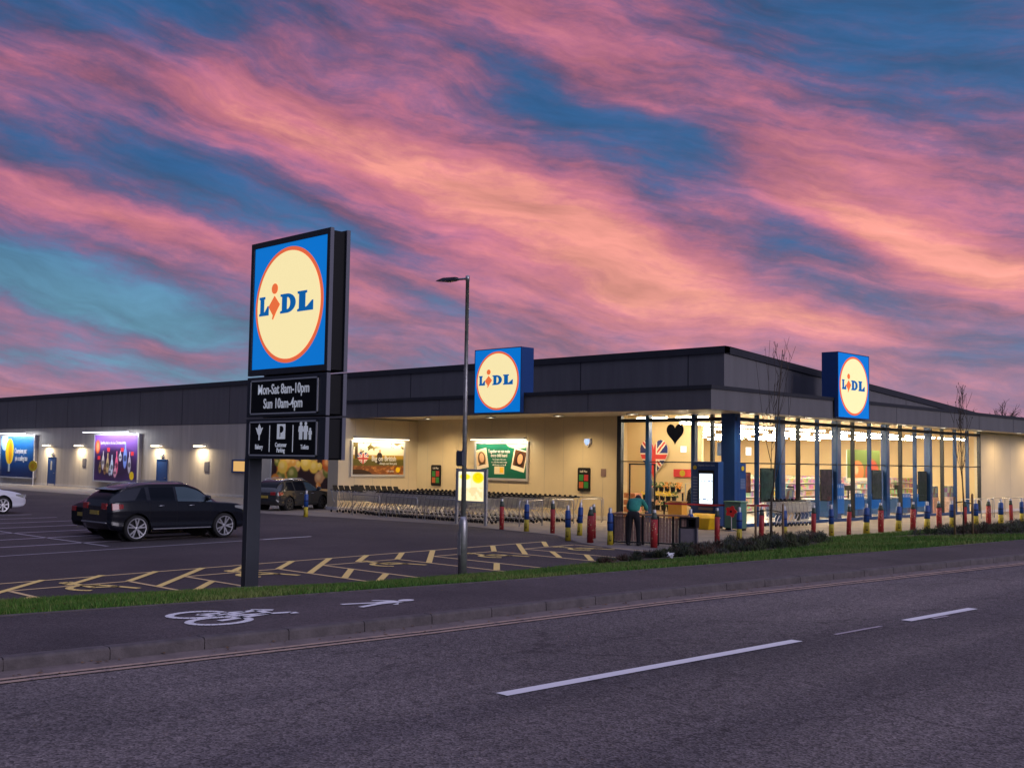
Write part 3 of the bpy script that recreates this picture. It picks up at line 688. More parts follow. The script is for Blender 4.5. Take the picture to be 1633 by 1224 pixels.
for k in range(1, 16):
    y = YG+1.66*k; q = MB(); q.b2(-24.60, -24.41, y-.035, y+.035, 0.14, ZS+.06); q.build('mullion', M['frame_blue'] if k % 3 else M['frame_dark'], bld)
# glass panes
def pane(x0, y0, x1, y1, z0, z1):
    q = MB(); q.face([(x0, y0, z0), (x1, y1, z0), (x1, y1, z1), (x0, y0, z1)]); q.build('pane', M['glass'], bld, fix=False)
fx_ = [-30.22, -28.87, -28.69, -26.52, -26.34, -25.1]
for a, c in ((-30.22, -28.87), (-28.69, -26.52), (-26.34, -25.1)):
    pane(a, 38.09, c, 38.09, .05, 2.56); pane(a, 38.09, c, 38.09, 2.6, ZH0); pane(a, 38.09, c, 38.09, ZH1, ZS+.06)
for k in range(0, 15):
    y0 = YG+1.66*k+.045 if k else 38.4; y1 = YG+1.66*(k+1)-.045
    pane(-24.51, y0, -24.51, y1, .14, 2.56); pane(-24.51, y0, -24.51, y1, 2.6, ZH0); pane(-24.51, y0, -24.51, y1, ZH1, ZS+.06)
# sliding door frames of the entrance
q = MB()
for x in (-29.9, -28.55): q.b2(x-.03, x+.03, 38.2, 38.25, 0, 2.5)
q.b2(-29.9, -28.55, 38.2, 38.25, 2.44, 2.5); q.build('door_frame', M['frame_dark'], bld)
# interior shell
b = MB(); b.face([(-60, 38.4, .01), (-24.6, 38.2, .01), (-24.6, 80, .01), (-60, 80, .01)]); b.build('shop_floor', M['floor_in'], bld)
b = MB(); b.face([(-60, 38.41, 4.95), (-24.72, 38.2, 4.95), (-24.72, 80, 4.95), (-60, 80, 4.95)]); b.build('shop_ceiling', M['ceil_in'], bld)
b = MB(); b.b2(-33.2, -33, 38.4, 42, 0, 4.9); b.b2(-33.2, -28.75, 42, 42.15, 0, 4.9); b.build('lobby_wall', M['wall_in'], bld)
b = MB(); b.b2(-52.2, -52, 38.4, 80, 0, 4.95); b.b2(-52, -24.72, 72, 72.2, 0, 4.95); b.build('inner_wall', M['wall_in'], bld)
b = MB(); b.b2(-52, -51.9, 38.5, 71.9, 2.6, 3.9); b.build('wall_band', M['wall_orange'], bld)
for y in (42.75, 47.78, 52.81, 57.84):
    q = MB(); q.b2(-25.30, -25.0, y-.22, y+.12, 0, 4.9); q.build('column', M['blue'], bld)
q = MB(); q.b2(-25.80, -25.66, 38.3, 38.44, 2.62, 4.9); q.build('column', M['frame_dark'], bld)
# blue vinyl on the lower panes of the side glazing, with the row of white dashes
q = MB()
for (ya, yb2, z0, z1) in ((46.4, 47.5, .35, 1.70), (48.2, 49.5, .5, 1.25), (49.9, 51.2, .5, 1.22), (53.2, 54.5, .48, 1.18), (55.0, 56.2, .5, 1.15)):
    q.b2(-24.66, -24.65, ya, yb2, z0, z1)
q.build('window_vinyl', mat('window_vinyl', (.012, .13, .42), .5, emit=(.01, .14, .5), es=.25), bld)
q = MB()
for ya, yb2, z in ((46.5, 47.4, 1.52), (46.5, 47.4, 1.02), (48.3, 49.4, 1.08), (50.0, 51.1, 1.06), (53.3, 54.4, 1.0), (55.1, 56.1, .98)):
    for y in np.arange(ya, yb2, .17): q.face([(-24.645, y, z), (-24.645, y+.07, z), (-24.645, y+.085, z+.13), (-24.645, y+.015, z+.13)])
q.build('window_vinyl_mark', M['white'], bld)
# blue service doors and the little window in the left wall
for (x0, x1) in ((-88.1, -86.75), (-70.6, -69.2)):
    d = MB(); d.b2(x0+.05, x1-.05, 37.77, 37.795, .02, 2.2); do = d.build('door', M['door_blue'], bld)
    f = MB(); f.b2(x0, x0+.05, 37.74, 37.80, 0, 2.26); f.b2(x1-.05, x1, 37.74, 37.80, 0, 2.26); f.b2(x0+.05, x1-.05, 37.74, 37.80, 2.2, 2.26); f.build('door_frame', M['blue'], do)
    h = MB(); h.b2(x1-.25, x1-.12, 37.70, 37.76, .98, 1.03); h.build('handle', M['steel'], do)
    if x0 < -80: h = MB(); h.b2(x0+.45, x0+.72, 37.76, 37.768, 1.25, 1.95); h.build('sign', M['alu'], do)
wf_ = MB(); wf_.b2(-61.05, -59.4, 37.72, 37.80, 2.24, 2.34); wf_.b2(-61.05, -59.4, 37.72, 37.80, 1.52, 1.62); wf_.b2(-61.05, -60.93, 37.72, 37.80, 1.62, 2.24); wf_.b2(-59.52, -59.4, 37.72, 37.80, 1.62, 2.24)
wo_ = wf_.build('window', M['blue'], bld); q = MB(); q.b2(-60.93, -59.52, 37.78, 37.795, 1.62, 2.24); q.build('pane', M['win_warm'], wo_)

def light(name, kind, loc, energy, col, parent, size=.2, sy=None, rot=None, spot=None, blend=.6):
    l = bpy.data.lights.new(name, kind); l.energy = energy; l.color = col
    if kind == 'AREA': l.size = size; l.shape = 'RECTANGLE' if sy else 'SQUARE'; l.size_y = sy or size
    else: l.shadow_soft_size = size
    if spot: l.spot_size = R(spot); l.spot_blend = blend
    o = bpy.data.objects.new(name, l); COL.objects.link(o); o.location = loc
    if rot is not None: o.rotation_euler = rot
    if parent: o.parent = parent
    return o
# downlights in the canopy soffit
ORD = ['first', 'second', 'third', 'fourth', 'fifth', 'sixth', 'seventh', 'eighth', 'ninth', 'tenth', 'eleventh', 'twelfth', 'thirteenth', 'fourteenth', 'fifteenth', 'sixteenth', 'seventeenth', 'eighteenth', 'nineteenth', 'twentieth', 'twenty-first', 'twenty-second', 'twenty-third', 'twenty-fourth', 'twenty-fifth', 'twenty-sixth', 'twenty-seventh', 'twenty-eighth', 'twenty-ninth', 'thirtieth', 'thirty-first', 'thirty-second']
DLA = [(-41.0, 36.3), (-36.6, 36.3), (-32.4, 36.3), (-28.3, 36.3)]
DLB = [(-23.4, 37.6), (-23.4, 42.1), (-23.4, 46.6), (-23.4, 51.1), (-23.4, 55.6), (-23.3, 60.1), (-23.0, 65.0), (-23.0, 70)]
for i, (x, y) in enumerate(DLA+DLB):
    t = thing('soffit_downlight', ('square warm downlight under the canopy above the trolleys, %s from the fin wall' % ORD[i]) if i < 4 else ('square warm downlight under the side canopy, %s from the shop corner' % ORD[i-4]), 'downlight', (x, y, ZS+.06), group='soffit downlights under the canopy')
    q = MB(); q.b2(-.17, .17, -.17, -.13, -.05, 0); q.b2(-.17, .17, .13, .17, -.05, 0); q.b2(-.17, -.13, -.13, .13, -.05, 0); q.b2(.13, .17, -.13, .13, -.05, 0); q.build('bezel', M['alu'], t)
    q = MB(); q.b2(-.13, .13, -.13, .13, -.045, -.03); q.build('lens', M['down'], t)
    light('downlight_lamp', 'SPOT', (0, 0, -.06), 900 if i < 4 else 560, (1, .70, .36), t, .12, rot=(0, 0, 0), spot=150 if i < 10 else 172, blend=1.)

# interior luminaires
lum0 = None; n = 0
for xi_, x in enumerate((-27.2, -30.4, -33.6, -36.8, -40.0, -43.2, -46.4)):
    for yi_, y in enumerate(np.arange(44.2 if x < -28.9 else 40.0, 70, 4.3)):
        if lum0 is None:
            lum0 = thing('ceiling_light', 'long bright ceiling light inside the shop', 'ceiling light', (0, 0, 0), group='long ceiling lights inside the shop')
            q = MB(); q.b2(-.09, .09, -1.75, 1.75, .03, .09); q.build('housing', M['white'], lum0)
            q = MB(); q.b2(-.085, .085, -1.74, 1.74, -.03, .028); q.build('diffuser', M['lum'], lum0)
            o = lum0
        else: o = copy_tree(lum0)
        o.location = (x, y, 4.22)
        n += 1
lobd = [c for c in lum0.children if c.name.startswith('diffuser')][0].data.copy(); lobd.materials[0] = emat('lobby_luminaire', (1, .82, .56), 34)
for k, (x, y) in enumerate(((-31.3, 40.6), (-29.6, 39.4), (-29.6, 41.0), (-27.4, 39.3))):
    o = copy_tree(lum0); o.children[0].data = o.children[0].data; [setattr(c, 'data', lobd) for c in o.children if c.name.startswith('diffuser')]; o.location = (x, y, 4.5); o.rotation_euler = (0, 0, R(90)); o.scale = (1, .45, 1)
    o['label'] = 'short bright ceiling light over the entrance lobby'; o['group'] = 'ceiling lights in the entrance lobby'


# ------------------------------------------------------------------ printed pictures (colour laid on a fine grid of the sheet itself)
def print_sheet(name, w, h, fn, mtx, parent, m, nu=160, nv=100, thick=.012):
    u = np.linspace(0, 1, nu); v = np.linspace(0, 1, nv); U, V = np.meshgrid(u, v)
    C = fn(U, V); C = np.clip(C, 0, 1)
    C = np.where(C <= .04045, C/12.92, ((C+.055)/1.055)**2.4)
    co = np.c_[((U-.5)*w).ravel(), ((V-.5)*h).ravel(), np.zeros(U.size)]
    idx = np.arange(nu*nv).reshape(nv, nu); F = np.stack([idx[:-1, :-1], idx[:-1, 1:], idx[1:, 1:], idx[1:, :-1]], -1).reshape(-1, 4)
    me = bpy.data.meshes.new(name); me.from_pydata(co.tolist(), [], F.tolist()); me.transform(mtx); me.materials.append(m)
    a = me.color_attributes.new('print', 'FLOAT_COLOR', 'POINT'); a.data.foreach_set('color', np.c_[C.reshape(-1, 3), np.ones(U.size)].astype(np.float32).ravel())
    o = bpy.data.objects.new(name, me); COL.objects.link(o)
    if parent: o.parent = parent
    return o
def rgb(*c): return np.array(c)/255.
def mixa(C, mask, col): m = np.clip(mask, 0, 1)[..., None]; return C*(1-m)+np.array(col)*m
def ell(U, V, cx, cy, rx, ry, soft=.06): return np.clip((1-np.sqrt(((U-cx)/rx)**2+((V-cy)/ry)**2))/soft+.5, 0, 1)
def rect(U, V, x0, x1, y0, y1, s=.004): return np.clip((U-x0)/s, 0, 1)*np.clip((x1-U)/s, 0, 1)*np.clip((V-y0)/s, 0, 1)*np.clip((y1-V)/s, 0, 1)
def nse(U, V, f, seed):
    r = np.random.default_rng(seed); o = np.zeros_like(U)
    for k in range(5):
        g = r.uniform(-1, 1, (int(f*2**k)+3, int(f*2**k*1.6)+3)); y = V*(g.shape[0]-2); x = U*(g.shape[1]-2); i = y.astype(int); j = x.astype(int); a = y-i; b2 = x-j
        o += (g[i, j]*(1-a)*(1-b2)+g[i+1, j]*a*(1-b2)+g[i, j+1]*(1-a)*b2+g[i+1, j+1]*a*b2)/1.7**k
    return o
def flagheart(U, V, cx, cy, rx, ry):
    x = (U-cx)/rx; y = (V-cy)/ry
    hy = y*1.15+.10
    inside = ((x**2+hy**2-.62)**3-1.1*x**2*hy**3 < 0)
    ax = np.abs(x); ay = np.abs(y)
    d = np.abs(ax-ay*1.25)
    col = np.zeros(U.shape+(3,))+rgb(40, 52, 120)
    col[d < .24] = rgb(236, 222, 205); col[d < .09] = rgb(206, 62, 58)
    col[(ax < .26) | (ay < .24)] = rgb(236, 222, 205); col[(ax < .15) | (ay < .14)] = rgb(206, 62, 58)
    return inside, col
def p_british(U, V):
    C = np.zeros(U.shape+(3,))+rgb(250, 232, 196)
    C = mixa(C, np.clip((.62-V)/.02, 0, 1), rgb(176, 138, 46)); C = mixa(C, np.clip((.52-V+.02*nse(U, V, 3, 1))/.05, 0, 1), rgb(92, 84, 26))
    C = mixa(C, np.clip((.30-V)/.05, 0, 1), rgb(124, 70, 32))
    t = nse(U, V, 9, 3)
    C = mixa(C, np.clip((.30-V)/.05, 0, 1)*np.clip(t, 0, 1), rgb(206, 140, 72))
    C = mixa(C, ell(U, V, .08, -.02, .30, .18), rgb(50, 28, 14))
    C = mixa(C, rect(U, V, .04, .10, .5, 1.0), rgb(64, 50, 26)); C = mixa(C, (nse(U, V, 6, 7) > .35)*ell(U, V, .12, .95, .35, .35, .5), rgb(96, 84, 38)); C = mixa(C, (nse(U, V, 6, 9) > .45)*ell(U, V, .92, .92, .2, .25, .5), rgb(110, 92, 44))
    C = mixa(C, ell(U, V, .52, .60, .05, .10), rgb(32, 24, 22)); C = mixa(C, ell(U, V, .525, .74, .022, .055), rgb(205, 150, 110)); C = mixa(C, rect(U, V, .47, .57, .33, .58), rgb(36, 30, 26))
    ins, col = flagheart(U, V, .20, .50, .115, .24); C[ins] = col[ins]
    return mixa(C, ell(U, V, .89, .15, .045, .085), rgb(240, 200, 10))
def p_green(U, V):
    C = np.zeros(U.shape+(3,))+rgb(8, 98, 76); C = mixa(C, np.clip((.5-V)*.7, 0, 1), rgb(4, 74, 62))
    C = mixa(C, ell(U, V, .84, 1.02, .24, .16), rgb(196, 216, 160)); C = mixa(C, ell(U, V, .90, 1.04, .14, .13), rgb(232, 236, 205))
    def photo(C, cx, cy, w, h, a, hair, skin, back):
        ca, sa = math.cos(a), math.sin(a); x = ((U-cx)*1.92*ca+(V-cy)*sa)/w; y = (-(U-cx)*1.92*sa+(V-cy)*ca)/h
        fr_ = (np.abs(x) < 1) & (np.abs(y) < 1); C[fr_] = rgb(240, 224, 200)
        pic = (np.abs(x) < .84) & (y < .88) & (y > -.62); K = np.zeros_like(C)+back
        for cx2, cy2, rx, ry, c in ((.05, .0, .62, .75, hair), (.08, .12, .38, .48, skin), (0, -.8, .75, .35, hair*.8)):
            K = mixa(K, np.clip((1-np.sqrt(((x-cx2)/rx)**2+((y-cy2)/ry)**2))/.08+.5, 0, 1), c)
        C[pic] = K[pic]; return C
    C = photo(C, .11, .55, .24, .29, .2, rgb(96, 66, 40), rgb(224, 176, 136), rgb(236, 204, 160))
    C = photo(C, .86, .53, .25, .31, -.22, rgb(44, 24, 18), rgb(226, 164, 124), rgb(88, 54, 34))
    C = mixa(C, rect(U, V, .37, .57, .11, .34), rgb(226, 214, 180)); C = mixa(C, rect(U, V, .48, .56, .15, .31), rgb(236, 184, 40))
    return C
def p_blue(U, V):
    C = np.zeros(U.shape+(3,)); a = np.clip(V*1.15-.12, 0, 1)[..., None]; C += rgb(4, 34, 84)*(1-a)+rgb(24, 128, 200)*a
    C = mixa(C, ell(U, V, .12, .86, .11, .22), rgb(186, 220, 244)); C = mixa(C, ell(U, V, .28, .62, .125, .32), rgb(246, 200, 30)); C = mixa(C, ell(U, V, .30, .62, .05, .29, .5)*.8, rgb(226, 140, 8))
    C = mixa(C, rect(U, V, .25, .31, .12, .32), rgb(180, 190, 190)); C = mixa(C, ell(U, V, .27, .10, .07, .03), rgb(10, 20, 60))
    return C
def p_purple(U, V):
    C = np.zeros(U.shape+(3,)); a = np.clip(V, 0, 1)[..., None]; C += rgb(62, 30, 92)*(1-a)+rgb(132, 84, 178)*a
    C = mixa(C, ell(U, V, .45, .38, .5, .34, .5)*.8, rgb(36, 16, 44))
    r = np.random.default_rng(5)
    for cx, cy, w, h, c in ((.21, .40, .030, .22, (210, 196, 190)), (.32, .34, .034, .24, (190, 164, 110)), (.42, .30, .034, .24, (196, 206, 224)), (.53, .34, .036, .27, (226, 96, 130)), (.61, .52, .034, .12, (190, 190, 200)),
                            (.72, .50, .044, .30, (120, 146, 220)), (.82, .36, .034, .25, (188, 178, 190)), (.14, .26, .03, .14, (150, 120, 60)), (.26, .22, .03, .12, (140, 100, 60)), (.50, .18, .036, .14, (214, 150, 170)), (.38, .20, .03, .12, (176, 180, 196))):
        C = mixa(C, ell(U, V, cx, cy, w, h*.75, .2), rgb(*c)); C = mixa(C, rect(U, V, cx-w*.3, cx+w*.3, cy+h*.5, cy+h*1.15), rgb(*[min(255, q*1.1) for q in c])); C = mixa(C, ell(U, V, cx, cy, w*.8, h*.22, .2), rgb(*[q*.55 for q in c]))
    C = mixa(C, ell(U, V, .07, .74, .058, .15, .3), rgb(236, 96, 44)); C = mixa(C, ell(U, V, .07, .74, .03, .1, .5), rgb(250, 160, 110))
    for cx, cy in ((.33, .68), (.65, .68), (.11, .50), (.88, .60)): C = mixa(C, rect(U, V, cx-.035, cx+.035, cy-.045, cy+.045), rgb(232, 52, 60))
    return mixa(C, ell(U, V, .88, .13, .05, .09), rgb(244, 206, 10))
def p_food(U, V):
    C = np.zeros(U.shape+(3,))+rgb(48, 20, 14); r = np.random.default_rng(8)
    for k in range(60):
        cx, cy = r.uniform(0, 1), r.uniform(.02, .92); s = r.uniform(.03, .085); c = [(226, 132, 40), (238, 160, 60), (204, 92, 26), (214, 150, 96), (120, 120, 40), (240, 190, 70)][r.integers(0, 6)]
        C = mixa(C, ell(U, V, cx, cy, s, s*1.7, .25), rgb(*c)); C = mixa(C, ell(U, V, cx-.01, cy+.02, s*.5, s*.8, .8)*.5, rgb(255, 215, 150))
    C = mixa(C, rect(U, V, 0, .9, .0, .06), rgb(226, 176, 110)); return C
def billboard(name, label, x0, x1, z0, z1, y, fn, lamps, texts=(), emit=False, depth=.3, nrm=SOUTH, barcol='bar_white', off=.85, le=60, rail=.7):
    w, h = x1-x0, z1-z0; cx, cz = (x0+x1)/2, (z0+z1)/2
    t = thing(name, label, 'billboard', (0, 0, 0))
    if nrm is SOUTH: F = facing((cx, y-depth, cz), SOUTH)
    else: F = facing((y+depth, cx, cz), EAST)
    def fb(u0, u1, v0, v1, w0, w1, nm, m):
        q = MB(); q.b2(u0, u1, v0, v1, w0, w1); q.xf(F); return q.build(nm, m, t)
    fb(-w/2+.06, w/2-.06, -h/2+.06, h/2-.06, -depth, -.03, 'backing_box', M['anth_light'])
    fr_ = MB(); e = .11
    fr_.b2(-w/2, w/2, h/2-e, h/2, -.06, .02); fr_.b2(-w/2, w/2, -h/2, -h/2+e, -.06, .02); fr_.b2(-w/2, -w/2+e, -h/2+e, h/2-e, -.06, .02); fr_.b2(w/2-e, w/2, -h/2+e, h/2-e, -.06, .02); fr_.xf(F); fr_.build('frame', M['alu'], t)
    ps = print_sheet('picture', w-2*e, h-2*e, fn, F @ Matrix.Translation((0, 0, -.02)), t, M['print'])
    for (s, u, v, size, colm, bold, sx) in texts:
        text('lettering', s, size, M[colm], ps, F @ Matrix.Translation((u, v, -.012)), bold, sx=sx)
    if lamps:
        q = MB(); q.b2(-w/2, w/2, h/2+.10, h/2+.20, off-.1, off+.08); q.xf(F); lo = q.build('lamp_rail', M['alu'], t)
        q = MB(); q.b2(-w/2, w/2, h/2+.06, h/2+.098, off-.09, off+.07); q.xf(F); q.build('tube', M[barcol], lo)
        for u in (-w/2+.4, 0, w/2-.4):
            q = MB(); q.tube([(u, h/2-.02, -.05), (u, h/2+.15, off-.1)], .02, 6); q.xf(F); q.build('lamp_arm', M['alu'], t)
        ax = -math.pi/2
        nk = 3 if w > 5 else 2
        for k in range(nk):
            u = (k+.5)/nk*w-w/2; p = F @ Vector((u, h/2+.04, off))
            aim = (F @ Vector((u, -h*.12, 0))-p).normalized()
            l = light('billboard_lamp', 'AREA', p, le/nk, (.90, .93, 1.) if barcol == 'bar_white' else (1, .84, .58), lo, w/nk*.9, .1, rot=aim.to_track_quat('-Z', 'Y').to_euler())
    return t
M['print_white'] = mat('print_white', (.72, .70, .66), .5)
billboard('billboard', 'blue billboard with a yellow balloon picture, leftmost on the pale wall', -97.2, -90.2, .46, 4.05, 37.78, p_blue, True, [('Champions put', .75, .45, .62, 'print_white', .012, .62), ('pin a ceiling too', .95, -.15, .62, 'print_white', .012, .62)], le=190)
billboard('billboard', 'purple billboard with a row of bottles between the two blue doors', -79.6, -72.75, .52, 4.05, 37.78, p_purple, True, [('Sparkling deals on the best Christmas drinks', -.45, 1.1, .30, 'print_white', .01, .72)], le=190)
billboard('billboard', 'billboard of orange and golden food, half hidden behind the grey estate car', -56.4, -49.4, .50, 4.05, 37.78, p_food, True, le=130, off=.5)
bb = billboard('billboard', 'billboard of a farmer in a field on the side wall of the trolley bay', 33.72, 37.22, 1.63, 3.43, -43.8, p_british, True, [('Big on British', .35, .0, .36, 'print_white', .012, .82), ('Always our first pick', .63, -.24, .17, 'print_white', .01, .8), ('Lidl quality', .78, -.62, .13, 'print_white', .0, .8)], nrm=EAST, depth=.07, barcol='bar_warm', off=.22, le=45)
billboard('billboard', 'green billboard with two tilted portrait photos behind the shopping trolleys', -39.45, -35.8, 1.58, 3.45, 38.1, p_green, True, [('Together we can make', -.12, .46, .235, 'print_white', .012, .68), ('every child heard', -.12, .26, .235, 'print_white', .012, .68), ('You can give a little extra', -.1, .07, .12, 'print_white', .0, .75), ('to a child who needs it today', -.1, -.06, .12, 'print_white', .0, .75), ('with the app or at the till', -.1, -.19, .12, 'print_white', .0, .75)], depth=.07, barcol='bar_warm', off=.22, le=60)

# wall lamps with their downward glow
for i, (x, lab) in enumerate(((-88.05, 'warm wall lamp over the leftmost blue door'), (-82.3, 'warm wall lamp between the blue billboard and the purple billboard'), (-70.35, 'warm wall lamp over the blue door right of the purple billboard'), (-64.7, 'warm wall lamp over the small grey plate nearest the tall totem'))):
    t = thing('wall_lamp', lab, 'wall lamp', (x, 37.8, 3.16), group='warm lamps along the pale wall')
    q = MB(); q.b2(-.6, .6, -.34, -.14, .03, .11); q.b2(-.6, .6, -.36, -.34, -.06, .11); bevel(q.build('housing', M['alu'], t), .01)
    q = MB(); q.b2(-.58, .58, -.365, -.36, -.05, .06); q.b2(-.58, .58, -.33, -.15, -.02, .028); q.build('tube', M['bar_warm'], t)
    q = MB(); q.b2(-.5, -.42, -.14, 0, .02, .08); q.b2(.42, .5, -.14, 0, .02, .08); q.build('bracket', M['alu'], t)
    light('wall_lamp_glow', 'AREA', (0, -.42, -.05), 110, (1, .78, .48), t, 1.0, .12, rot=(R(-12), 0, 0))
for x, lab in ((-87.4, 'small lit exit sign above the leftmost blue door'), (-69.9, 'small lit exit sign above the blue door beside the purple billboard')):
    t = thing('exit_sign', lab, 'exit sign', (x, 37.72, 2.5)); q = MB(); q.b2(-.16, .16, -.05, .08, -.10, .10); bevel(q.build('housing', M['white'], t), .01)
    q = MB(); q.b2(-.14, .14, -.056, -.051, -.08, .08); q.build('lit_face', emat('exit_face', (.75, 1., .6), 1.1), t)
for x, z, lab in ((-81.75, 1.88, 'small grey plate under the lamp between the two billboards'), (-64.1, 1.84, 'small grey plate under the lamp left of the small lit window'),):
    o = MB(); o.b2(x-.29, x+.29, 37.76, 37.80, z-.32, z+.32); o = bevel(o.build('wall_plate', M['anth_light'], None), .01); tag(o, lab, 'wall plate')
o = MB(); o.b2(-31.39, -31.11, 38.06, 38.10, 1.9, 2.24); o = bevel(o.build('wall_plate', mat('plate_rose', (.22, .15, .15), .5), None), .01); tag(o, 'small square plate beside the shop glazing', 'wall plate')
# phone-shaped signs
def phone(cx, cz, lab):
    t = thing('phone_shaped_sign', lab, 'wall sign', (cx, 38.1, cz), group='phone-shaped signs on the trolley bay wall')
    def rr(w, h, r): return [(sx*(w-r)+r*math.cos(a), sy*(h-r)+r*math.sin(a)) for sx, sy, a0 in ((1, 1, 0), (-1, 1, 90), (-1, -1, 180), (1, -1, 270)) for a in (R(a0), R(a0+30), R(a0+60), R(a0+90))]
    F = facing((0, -.04, 0), SOUTH)
    poly2d('board', [rr(.355, .53, .07)], M['black'], t, F, .06)
    for u, v, c in ((-.14, .08, (30, 160, 60)), (.15, .08, (214, 40, 50)), (-.14, -.24, (226, 110, 40)), (.15, -.24, (30, 120, 190))):
        poly2d('tile', [[(u-.125, v-.14), (u+.125, v-.14), (u+.125, v+.14), (u-.125, v+.14)]], mat('tile_%d' % c[0], tuple(v*.55+.02 for v in lin(*c)), .5), t, F @ Matrix.Translation((0, 0, .033)), .006)
    text('lettering', 'Lidl Plus', .13, M['print_white'], t, F @ Matrix.Translation((0, .36, .033)), .01)
phone(-42.28, 1.73, 'black phone-shaped sign with four coloured tiles at the inner corner of the trolley bay')
phone(-32.36, 1.74, 'black phone-shaped sign with four coloured tiles nearer the shop glazing')
t = thing('alarm_box', 'small white glowing alarm box high on the trolley bay wall', 'alarm box', (-32.15, 38.1, 3.42))
F = facing((0, -.06, 0), SOUTH); poly2d('cover', [[(-.18, .17), (.18, .17), (.2, .0), (.1, -.16), (0, -.2), (-.1, -.16), (-.2, 0)]], M['white'], t, F, .1)
poly2d('lit_face', [[(-.14, .13), (.14, .13), (.15, .0), (.07, -.11), (0, -.14), (-.07, -.11), (-.15, 0)]], emat('alarm_face', (.45, .6, 1.), 1.2), t, F @ Matrix.Translation((0, 0, .053)), .004)

# ------------------------------------------------------------------ the round-logo signs
def logo_face(parent, F, W, H):
    """blue lit square, cream disc with red ring and the four letters; W,H half sizes"""
    def P(nm, loops, m, z): return poly2d(nm, [[(x*W, y*H) for x, y in lp] for lp in loops], m, parent, F @ Matrix.Translation((0, 0, z)), .008)
    P('lit_square', [[(-1, -1), (1, -1), (1, 1), (-1, 1)]], M['lb_blue'], .0)
    P('ring', [circle(.93, 72)], M['lb_ring'], .010)
    d = P('disc', [circle(.865, 72)], M['lb_cream'], .020)
    L = lambda x, w, h=.155, t=.075: [(x, -h), (x+w, -h), (x+w, h*-.02), (x+w-.03, -.02*h), (x+w*.62, -h+.07), (x+w*.50, -h+.055), (x+w*.50, h-.045), (x+w*.60, h-.035), (x+w*.60, h), (x, h), (x, h-.035), (x+w*.10, h-.045), (x+w*.10, -h+.045), (x, -h+.035)]
    def LT(nm, loops, m): return poly2d(nm, [[(x*W, y*H) for x, y in lp] for lp in loops], m, d, F @ Matrix.Translation((0, 0, .030)), .008)
    yo = .02
    def sh(lp, k=1.): return [(x*k, y+yo) for x, y in lp]
    LT('letter', [sh(L(-.80, .27))], M['lb_logo_blue'])
    out = [(-.20, -.155)]+[(-.02+.24*math.cos(a), .155*math.sin(a)) for a in np.linspace(-math.pi/2, math.pi/2, 16)]+[(-.20, .155), (-.20, .12), (-.155, .11), (-.155, -.11), (-.20, -.12)]
    inn = [(-.02, -.095)]+[(.0+.075*math.cos(a), .095*math.sin(a)) for a in np.linspace(-math.pi/2, math.pi/2, 12)]+[(-.02, .095)]
    LT('letter', [sh(out), sh(inn)], M['lb_logo_blue'])
    LT('letter', [sh(L(.27, .42, .16))], M['lb_logo_blue'])
    LT('diamond', [sh([(-.535, -.02), (-.37, .15), (-.215, -.0), (-.31, -.11), (-.40, -.235), (-.425, -.225), (-.405, -.165)])], M['lb_orange'])
    LT('dot', [sh(circle(.085, 28, (-.37, .265)))], M['lb_orange'])
def cube_sign(name, label, cx, cy, nrm, x0, x1, y0, y1):
    t = thing(name, label, 'logo sign')
    q = MB()
    if nrm is SOUTH:
        q.b2(x0, x1, y0, y1, ZC+.01, 7.31); q.b2(x0, x1, y0, 33.52, 4.55, ZC+.01); F = facing(((x0+x1)/2, y0-.006, 5.93), SOUTH)
    else:
        q.b2(x0, x1, y0, y1, ZC+.01, 7.31); q.b2(-22.52, x1, y0, y1, 4.55, ZC+.01); F = facing((x1+.006, (y0+y1)/2, 5.93), EAST)
    q.build('sign_box', M['blue'], t); logo_face(t, F, 1.37, 1.35)
    g = MB(); g.b2(-1.41, 1.41, 1.35, 1.385, -.01, .012); g.b2(-1.41, 1.41, -1.385, -1.35, -.01, .012); g.b2(-1.41, -1.37, -1.35, 1.35, -.01, .012); g.b2(1.37, 1.41, -1.35, 1.35, -.01, .012); g.xf(F); g.build('rim', M['blue'], t)
cube_sign('logo_sign', 'square lit blue logo sign on the canopy above the trolleys', 0, 0, SOUTH, -34.67, -31.85, 33.36, 34.1)
cube_sign('logo_sign', 'square lit blue logo sign on the side canopy above the tall windows', 0, 0, EAST, -23.1, -22.38, 42.6, 45.44)

